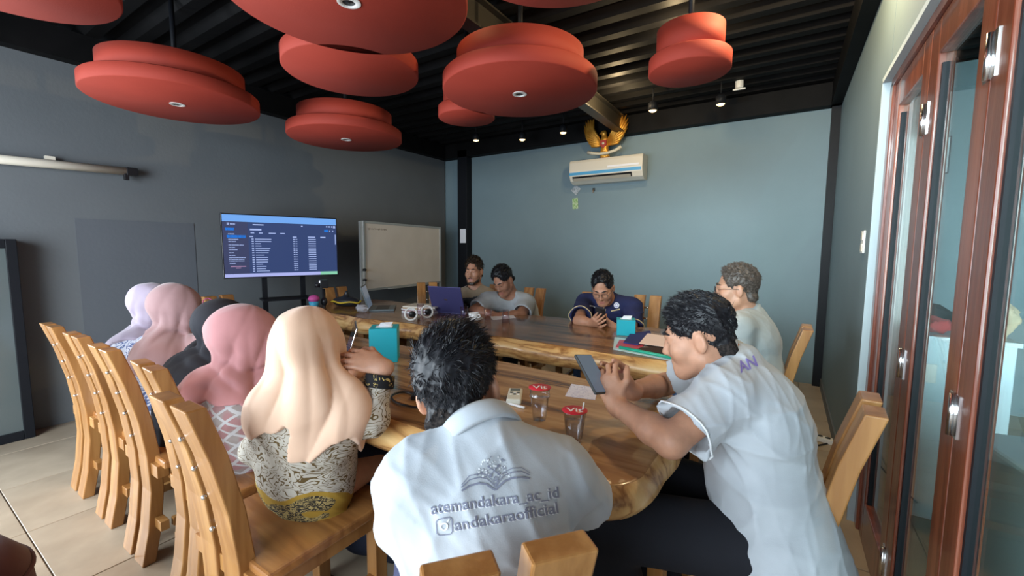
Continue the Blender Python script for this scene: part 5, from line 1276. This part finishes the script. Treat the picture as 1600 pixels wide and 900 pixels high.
sheet('magazine', 'dark picture magazine at the front edge of the folder', 'magazine', [(1000, 545), (1016, 540), (1060, 545), (1056, 556), (992, 549)], TZ + 0.0025, 'mag_dark', 0.006)
sheet('paper_sheet', 'pale pink printed sheet lying on the magazines', 'paper', [(1012, 521), (1060, 528), (1058, 545), (998, 537)], TZ + 0.0148, 'pink_paper', 0.001)
a_, b_ = Z(968, 545, TZ), Z(1056, 563, TZ); tag(MB().tube([a_ + Vector((0, 0, .009)), b_ + Vector((0, 0, .009))], 0.0085, 8).obj('folder_clip', 'green_edge'), 'green slide clip along the front of the clear folder', 'clip')

# ------------------------------------------------------------------ television on its stand
def em(name, c, e): return mat(name, (0, 0, 0), 0.3, emit=c, es=e)
M['scr_bg'] = em('scr_bg', (0.035, 0.06, 0.17), 1.0); M['scr_panel'] = em('scr_panel', (0.045, 0.055, 0.13), 1.0); M['scr_top'] = em('scr_top', (0.17, 0.40, 0.88), 1.0); M['scr_text'] = em('scr_text', (0.40, 0.50, 0.85), 1.0)
M['scr_blue'] = em('scr_blue', (0.01, 0.20, 0.80), 1.0); M['scr_bar'] = em('scr_bar', (0.42, 0.46, 0.85), 1.0); M['scr_green'] = em('scr_green', (0.25, 0.62, 0.42), 1.0); M['scr_pink'] = em('scr_pink', (0.55, 0.30, 0.5), 1.0)
tvx, tvy = (-3.86, 2.165); rz = atan2(0.952, 0.306); Wt, Ht = 0.925, 0.535
t = thing('television', 'flat television on a black stand showing a dark file list', 'television', (tvx, tvy, 0), rz)
MB().box((0, 0.02, 1.305), (Wt + 0.02, 0.04, Ht + 0.02)).obj('casing', 'dark', t, bevel=0.004)
sc = MB().box((0, -0.0008, 1.305), (Wt, 0.0016, Ht)).obj('screen', 'scr_bg', t, label='lit screen')
def ui(name, m, rects):
    mb = MB()
    for (u0, v0, u1, v1) in rects:
        x0, x1 = -Wt / 2 + u0 * Wt, -Wt / 2 + u1 * Wt; z0, z1 = 1.305 + Ht / 2 - v1 * Ht, 1.305 + Ht / 2 - v0 * Ht
        mb.add([(x0, -0.0022, z0), (x1, -0.0022, z0), (x1, -0.0022, z1), (x0, -0.0022, z1)], [(0, 1, 2, 3)])
    o = mb.obj(name, m, sc)
    if len(rects) > 4: o['kind'] = 'stuff'
ui('side_panel', 'scr_panel', [(0.0, 0.11, 0.20, 0.95)])
ui('title_bar', 'scr_top', [(0, 0, 1, 0.11)]); ui('task_bar', 'scr_bar', [(0, 0.945, 0.83, 1)]); ui('task_bar_end', 'scr_green', [(0.83, 0.945, 1, 1)])
rr = random.Random(2); tx = [(0.035, 0.13, 0.05, 0.165), (0.06, 0.14, 0.10, 0.16), (0.24, 0.14, 0.33, 0.158), (0.66, 0.14, 0.675, 0.16), (0.215, 0.215, 0.31, 0.24), (0.22, 0.275, 0.25, 0.29), (0.29, 0.275, 0.32, 0.29), (0.37, 0.275, 0.43, 0.29), (0.47, 0.275, 0.51, 0.29), (0.21, 0.335, 0.24, 0.352), (0.58, 0.33, 0.615, 0.35), (0.72, 0.325, 0.79, 0.345), (0.84, 0.325, 0.89, 0.345)]
for i in range(15):
    y = 0.375 + i * 0.0375; w = rr.uniform(0.04, 0.14)
    tx += [(0.225, y, 0.243, y + 0.016), (0.255, y + 0.002, 0.255 + w, y + 0.014), (0.583, y - 0.006, 0.598, y + 0.010), (0.603, y - 0.003, 0.62, y + 0.008), (0.722, y - 0.008, 0.795, y + 0.006)]
for v, w in ((0.30, .05), (0.385, .08), (0.42, .06), (0.475, .12), (0.515, .05), (0.55, .07), (0.60, .04), (0.64, .05), (0.675, .13), (0.705, .12), (0.73, .12), (0.765, .05)): tx.append((0.04, v, 0.04 + w, v + 0.014))
for u in (0.90, 0.925, 0.95): tx.append((u, 0.13, u + 0.012, 0.155))
tx.append((0.97, 0.125, 0.99, 0.165)); tx += [(0.93, 0.205, 0.94, 0.23), (0.96, 0.205, 0.97, 0.23), (0.985, 0.28, 0.993, 0.46)]
ui('text_lines', 'scr_text', tx); ui('selected_row', 'scr_blue', [(0.03, 0.325, 0.18, 0.37), (0.88, 0.20, 0.92, 0.235), (0.02, 0.21, 0.09, 0.25)]); ui('warning_text', 'scr_pink', [(0.05, 0.82, 0.17, 0.832), (0.09, 0.845, 0.13, 0.857)])
for sx in (-1, 1):
    MB().box((sx * 0.16, 0.065, 0.62), (0.04, 0.03, 1.16)).obj('upright', 'black_steel', t); MB().box((sx * 0.16, 0.0, 0.035), (0.05, 0.50, 0.03)).obj('foot', 'black_steel', t, bevel=0.004)
MB().box((0, 0.0, 0.83), (0.40, 0.20, 0.018)).obj('tray', 'black_steel', t); MB().box((0, 0.065, 0.10), (0.30, 0.03, 0.04)).obj('cross_bar', 'black_steel', t)
# camera on tripod beside it
t = thing('tripod', 'black camera tripod with a little lit display right of the television', 'tripod', (-3.58, 2.36, 0), -0.4)
for k in range(3): MB().tube([(0, 0, 0.62), (0.22 * cos(k * 2.094), 0.22 * sin(k * 2.094), 0.012)], 0.012, 8).obj('leg', 'dark', t)
MB().tube([(0, 0, 0.60), (0, 0, 0.92)], 0.014, 10).obj('centre_column', 'dark', t); MB().sphere((0, 0, 0.80), (0.035, 0.03, 0.04)).obj('head_joint', 'dark_plastic', t)
h = MB().box((0, 0, 0.965), (0.10, 0.07, 0.075)).obj('camera_body', 'dark_plastic', t, bevel=0.006); M['lit_white'] = em('lit_white', (0.9, 0.95, 1), 1.1)
MB().box((0.015, -0.036, 0.985), (0.045, 0.002, 0.02)).obj('display', 'lit_white', h); MB().lathe([(0.022, 0), (0.022, 0.04)], (0.0, -0.03, 0.955), 16, axis=(0, -1, 0)).obj('lens', 'dark', t)
# whiteboard
M['board_white'] = noisy('board_white', (0.58, 0.54, 0.49), (0.63, 0.59, 0.54), 3, 0.3); M['alu'] = mat('alu', (0.50, 0.50, 0.48), 0.35, 0.6)
wl, wrr = Vector((-3.853, 3.04)), Vector((-4.03, 4.43)); dd = (wrr - wl); t = thing('whiteboard', 'white writing board on an aluminium stand with faint writing at its top left', 'whiteboard', ((wl.x + wrr.x) / 2, (wl.y + wrr.y) / 2, 0), atan2(dd.y, dd.x)); Lw = dd.length
MB().box((0, 0.012, 1.205), (Lw, 0.018, 0.73)).obj('board', 'board_white', t)
for zz in (0.835, 1.575): MB().box((0, 0.008, zz), (Lw + 0.02, 0.032, 0.022)).obj('frame', 'alu', t)
for sx in (-1, 1):
    MB().box((sx * (Lw / 2 + 0.005), 0.008, 1.205), (0.022, 0.032, 0.76)).obj('frame', 'alu', t); MB().box((sx * (Lw / 2 + 0.03), 0.02, 0.80), (0.028, 0.028, 1.56)).obj('post', 'alu', t)
    MB().box((sx * (Lw / 2 + 0.03), 0.0, 0.02), (0.04, 0.5, 0.03)).obj('foot', 'alu', t)
for z_ in (0.95, 1.06): MB().lathe([(0.014, 0), (0.014, 0.03)], (-Lw / 2 - 0.03, -0.01, z_), 12, axis=(0, -1, 0)).obj('knob', 'dark', t)
MB().box((0, -0.02, 0.825), (Lw * 0.5, 0.06, 0.008)).obj('pen_tray', 'alu', t)
mb = MB()
for k in range(3): mb.tube([(-Lw / 2 + 0.06 + 0.105 * k + 0.0085 * i, 0.0022, 1.505 + 0.013 * sin(i * 2.4 + k) * (0.5 + 0.5 * sin(i * 0.9 + k))) for i in range(11)], 0.0022, 4)
M['marker'] = mat('marker', (0.30, 0.27, 0.26), 0.6); mb.obj('writing', 'marker', t)
# projector screen tube on the left wall
t = thing('projector_screen', 'rolled up projector screen tube high on the left wall', 'projector screen', (XL + 0.06, 0.52, 1.865))
MB().tube([(0, -0.30, -0.018), (0, 0.70, 0.012)], 0.030, 16).obj('roller_tube', 'cream_plastic', t); MB().box((0, 0.735, 0.012), (0.06, 0.07, 0.06)).box((0.01, 0.70, -0.03), (0.03, 0.03, 0.05)).obj('end_cap', 'dark', t, bevel=0.004); MB().box((-0.02, 0.30, 0.035), (0.03, 0.05, 0.04)).obj('wall_bracket', 'cream_plastic', t)
# ------------------------------------------------------------------ back wall
M['ac_white'] = mat('ac_white', (0.66, 0.62, 0.53), 0.3); M['ac_blue'] = mat('ac_blue', (0.05, 0.30, 0.55), 0.3)
t = thing('air_conditioner', 'white wall air conditioner with a blue stripe below the eagle', 'air conditioner', (-1.83, YB, 2.08))
pr = [(0, 0), (-0.10, 0.0), (-0.165, 0.03), (-0.195, 0.085), (-0.205, 0.14), (-0.20, 0.24), (-0.185, 0.27), (0, 0.275)]
vs = [(-0.44, y, z) for y, z in pr] + [(0.44, y, z) for y, z in pr]; n = len(pr)
MB().add(vs, [tuple(range(n)), tuple(range(n, 2 * n))[::-1]] + [(i, n + i, n + (i + 1) % n, (i + 1) % n) for i in range(n)]).obj('housing', 'ac_white', t, bevel=0.008)
def acface(u0, u1, a, b, off):
    A = Vector((0, *pr[3])).lerp(Vector((0, *pr[4])), 0); out = []
    for x in (u0, u1): out.append(x)
    return [(u0, a[0] - off, a[1]), (u1, a[0] - off, a[1]), (u1, b[0] - off, b[1]), (u0, b[0] - off, b[1])]
MB().add(acface(-0.435, 0.425, (-0.198, 0.095), (-0.205, 0.128), 0.004), [(0, 1, 2, 3)]).obj('blue_stripe', 'ac_blue', t)
MB().add(acface(-0.40, 0.32, (-0.170, 0.035), (-0.195, 0.080), 0.004), [(0, 1, 2, 3)]).obj('outlet_slot', 'dark', t)
MB().add(acface(-0.39, 0.31, (-0.168, 0.028), (-0.186, 0.058), 0.012), [(0, 1, 2, 3), (3, 2, 1, 0)]).obj('louver', 'ac_white', t)
MB().add(acface(0.04, 0.40, (-0.2055, 0.150), (-0.204, 0.172), 0.003), [(0, 1, 2, 3)]).obj('label_strip', 'paper', t)
M['gold'] = noisy('gold', (0.55, 0.24, 0.03), (0.75, 0.38, 0.06), 20, 0.38, metal=0.55); M['ribbon_white'] = mat('ribbon_white', (0.62, 0.58, 0.46), 0.6); M['shield_red'] = mat('shield_red', (0.35, 0.04, 0.03), 0.5)
t = thing('eagle_emblem', 'golden eagle wall emblem with raised wings above the air conditioner', 'wall emblem', (-1.84, YB - 0.165, 2.375))
s = SDF(0.006); s.cone((0, 0, 0.06), (0, -0.01, 0.17), 0.045, 0.04, 0.03); s.cone((0, -0.01, 0.17), (-0.005, -0.015, 0.235), 0.035, 0.026, 0.03); s.ell((-0.012, -0.02, 0.255), (0.032, 0.028, 0.026)); s.cone((-0.03, -0.025, 0.253), (-0.062, -0.03, 0.240), 0.013, 0.003, 0.01); s.cone((0, 0, 0.24), (0.005, 0, 0.285), 0.012, 0.004, 0.01)
for sx in (-1, 1): s.cone((sx * 0.02, -0.015, 0.06), (sx * 0.04, -0.02, 0.025), 0.018, 0.01, 0.02)
link('eagle_body', s.mesh('eagle_body', 'gold', (0, 0, 0), 1), t)
for sx in (-1, 1):
    for i in range(9):
        f = i / 8; a = radians(22 + 50 * f); Lf = 0.17 + 0.13 * sin(f * pi * 0.85) + 0.06 * f; b0 = Vector((sx * (0.03 + 0.02 * f), -0.004 - 0.004 * i, 0.115 + 0.06 * f))
        tip = b0 + Vector((sx * cos(a) * Lf, 0.02, sin(a) * Lf)); cv = b0.lerp(tip, 0.55) + Vector((sx * 0.035, -0.02, -0.025))
        mb = MB(); mb.tube([b0, b0.lerp(cv, 0.6), cv, cv.lerp(tip, 0.6), tip], [0.010, 0.018, 0.020, 0.015, 0.004], 8); mb.obj('wing_feather', 'gold', t)
for i in range(7): a = radians(-90 + (i - 3) * 13); MB().tube([(0, 0, 0.05), (0.06 * cos(a), -0.005, 0.05 + 0.06 * sin(a)), (0.095 * cos(a), 0, 0.05 + 0.085 * sin(a))], [0.012, 0.013, 0.004], 8).obj('tail_feather', 'gold', t)
shd = MB().add([(-0.036, -0.055, 0.165), (0.036, -0.055, 0.165), (0.036, -0.058, 0.11), (0, -0.058, 0.075), (-0.036, -0.058, 0.11)] + [(-0.036, -0.04, 0.165), (0.036, -0.04, 0.165), (0.036, -0.04, 0.11), (0, -0.04, 0.075), (-0.036, -0.04, 0.11)], [(0, 4, 3, 2, 1), (5, 6, 7, 8, 9)] + [(i, (i + 1) % 5, 5 + (i + 1) % 5, 5 + i) for i in range(5)]).obj('shield', 'shield_red', t)
MB().lathe([(0.014, -0.002), (0.014, 0.004)], (0, -0.058, 0.128), 14, axis=(0, -1, 0)).obj('shield_boss', 'ribbon_white', shd)
MB().tube([(-0.20, -0.02, 0.055), (-0.14, -0.035, 0.035), (-0.05, -0.045, 0.018), (0.05, -0.045, 0.018), (0.14, -0.035, 0.04), (0.20, -0.02, 0.075)], [0.02, 0.017, 0.016, 0.016, 0.017, 0.022], 8).obj('ribbon_scroll', 'ribbon_white', t)
M['card_grey'] = batik('card_grey', (0.45, 0.48, 0.50), (0.25, 0.28, 0.3), 40, 2, 0.1); M['card_green'] = batik('card_green', (0.22, 0.40, 0.14), (0.45, 0.55, 0.35), 20, 2, 0.15)
tag(MB().box((-2.267, YB - 0.004, 2.035), (0.095, 0.004, 0.095), mtx=Matrix.Rotation(radians(40), 3, 'Y')).obj('card', 'card_grey'), 'grey diamond shaped card hanging below the left end of the air conditioner', 'card')
tag(MB().box((-2.272, YB - 0.004, 1.865), (0.075, 0.004, 0.135), mtx=Matrix.Rotation(radians(-3), 3, 'Y')).obj('card', 'card_green'), 'green card on the back wall below the grey diamond card', 'card')
t = thing('remote_holder', 'small dark key hook under the air conditioner', 'hook', (-2.03, YB, 2.02)); MB().box((0, -0.006, 0), (0.03, 0.012, 0.04)).obj('hook_plate', 'graphite', t, bevel=0.003); MB().tube([(0, -0.012, 0), (0, -0.03, -0.02), (0, -0.02, -0.04)], 0.004, 6).obj('hook', 'cardboard', t)
tag(MB().box((-3.985, YB - 0.1225, 1.475), (0.105, 0.002, 0.20)).obj('notice', 'paper'), 'white paper notice stuck on the black column', 'notice')
def outlet(name, label, loc, rz, w=0.085, h=0.12):
    t = thing(name, label, 'switch' if 'switch' in name else 'socket', loc, rz); MB().box((0, -0.005, 0), (w, 0.010, h)).obj('plate', 'white_plastic', t, bevel=0.003)
    for i in range(2): MB().box((0, -0.011, -h / 4 + i * h / 2), (w * 0.6, 0.004, h * 0.34)).obj('rocker', 'cream_plastic', t, bevel=0.001)
outlet('light_switch', 'white double light switch on the right wall beside the doors', (XR - 0.0005, 2.92, 1.345), -pi / 2)
# ------------------------------------------------------------------ floor
tag(MB().tube([(0.10, 2.9, 0.006), (0.17, 3.15, 0.006), (0.20, 3.35, 0.006), (0.30, 3.48, 0.006), (0.315, 3.52, 0.03)], 0.005, 6).obj('extension_lead', 'dark'), 'black cord on the floor along the right wall', 'cord')
t = thing('power_strip', 'white socket strip on the floor by the right wall', 'socket strip', (0.30, 3.50, 0.0), 1.2); MB().box((0, 0, 0.018), (0.05, 0.16, 0.034)).obj('strip_body', 'white_plastic', t, bevel=0.004)
for k in (-1, 0, 1): MB().lathe([(0.016, 0), (0.016, 0.002)], (0, k * 0.045, 0.035), 14).obj('socket', 'dark', t)
M['maroon'] = cloth('maroon', (0.045, 0.010, 0.012))
t = thing('fingertip_standin', 'dark maroon round shape standing in for a blurred fingertip at the bottom left corner, mostly out of the picture', 'fingertip_standin', (-1.93, -0.01, 0))  # maroon form put in place of a dark blurred fingertip
MB().lathe([(0.20, 0.0), (0.245, 0.03), (0.265, 0.20), (0.25, 0.36), (0.20, 0.43), (0.08, 0.455), (0.001, 0.457)], n=48, cap1=False).obj('round_body', 'maroon', t); MB().tube([(0.255 * cos(a), 0.255 * sin(a), 0.345) for a in np.linspace(0, 2 * pi, 49)], 0.006, 6).obj('piping', 'maroon', t)
# ------------------------------------------------------------------ the neighbouring room seen through the doors
M['cab_white'] = mat('cab_white', (0.55, 0.66, 0.72), 0.45)
t = thing('cabinet', 'white cabinet behind the glass doors with clothes on top', 'cabinet', (0.69, 3.05, 0))
MB().box((0, 0, 0.44), (0.37, 0.60, 0.88)).obj('carcass', 'cab_white', t, bevel=0.004); MB().box((-0.10, -0.303, 0.72), (0.07, 0.006, 0.09)).obj('socket_plate', 'white_plastic', t, bevel=0.002); MB().box((0, -0.004, 0.89), (0.39, 0.62, 0.02)).obj('top_board', 'cab_white', t)
def heap(name, label, c, r, m, seed, amp=0.02):
    s = SDF(0.010); s.ell((0, 0, r[2] * 0.8), r); s.ell((r[0] * 0.4, 0.02, r[2] * 0.7), (r[0] * 0.6, r[1] * 0.8, r[2] * 0.8)); s.displace(wrinkles(seed, amp, 26)); s.plane((0, 0, 0.001), (0, 0, -1)); o = link(name, s.mesh(name, m, (0, 0, 0), 1)); o.location = c; return tag(o, label, 'clothes' if 'cloth' in label else 'bundle')
M['beige_cloth'] = cloth('beige_cloth', (0.50, 0.40, 0.28)); M['red_cloth'] = cloth('red_cloth', (0.42, 0.05, 0.05))
heap('folded_cloth', 'red folded cloth on the white cabinet behind the glass', (0.60, 2.92, 0.9005), (0.10, 0.12, 0.035), 'red_cloth', 3); heap('folded_cloth', 'black folded cloth behind the red one on the white cabinet', (0.62, 3.18, 0.9005), (0.14, 0.13, 0.06), 'trousers_dark', 5)
heap('cloth_bundle', 'beige bundle on the right end of the white cabinet behind the glass', (0.80, 2.86, 0.9005), (0.09, 0.12, 0.10), 'beige_cloth', 8)
t = thing('drawer_unit', 'pale plastic drawer unit close behind the glass at the right edge', 'drawers', (0.75, 1.62, 0), 0.15)
MB().box((0, 0, 0.385), (0.50, 0.40, 0.77)).obj('carcass', 'cab_white', t, bevel=0.01)
for k in range(3):
    d = MB().box((0, -0.21, 0.13 + k * 0.25), (0.46, 0.03, 0.225)).obj('drawer', 'white_plastic', t, bevel=0.01); MB().box((0, -0.232, 0.19 + k * 0.25), (0.18, 0.02, 0.025)).obj('handle', 'cab_white', d, bevel=0.006)
M['chart'] = batik('chart', (0.66, 0.70, 0.74), (0.60, 0.12, 0.10), 3.5, 2, 0.07); M['chart_b'] = mat('chart_b', (0.50, 0.60, 0.64), 0.7)
tag(MB().box((0.955, 4.915, 2.40), (0.16, 0.004, 0.20)).obj('poster', 'chart'), 'white poster with a red line on the wall of the next room', 'poster'); t = thing('picture_frame', 'framed pale print below the poster in the next room', 'picture', (0.985, 4.915, 2.08)); MB().box((0, 0, 0), (0.17, 0.012, 0.30)).obj('frame', 'black_steel', t); MB().box((0, -0.007, 0), (0.15, 0.002, 0.28)).obj('print', 'chart_b', t)
M['leaf_green'] = mat('leaf_green', (0.20, 0.38, 0.10), 0.7); tag(MB().box((0.745, 4.915, 2.36), (0.10, 0.004, 0.34)).obj('poster', 'leaf_green'), 'green poster on the wall of the next room, left of the white one', 'poster')
tag(MB().tube([(0.50 + 0.10 * cos(a) + 0.01 * a, 2.05 + 0.10 * sin(a), 0.006 + 0.002 * a) for a in np.linspace(0, 9, 60)], 0.005, 6).obj('cable_coil', 'white_plastic'), 'coiled white cable on the floor behind the glass door', 'cable')

v = Z(1155, 138, ZC - 0.06); t = thing('ceiling_sensor', 'tiny white fixture on the black ceiling right of the brightest spotlight', 'sensor', v)
MB().lathe([(0.030, 0.0), (0.034, 0.01), (0.034, 0.10)], n=16).obj('sensor_cap', 'white_plastic', t); MB().box((0, 0, -0.008), (0.10, 0.012, 0.012)).obj('sensor_arm', 'white_plastic', t)
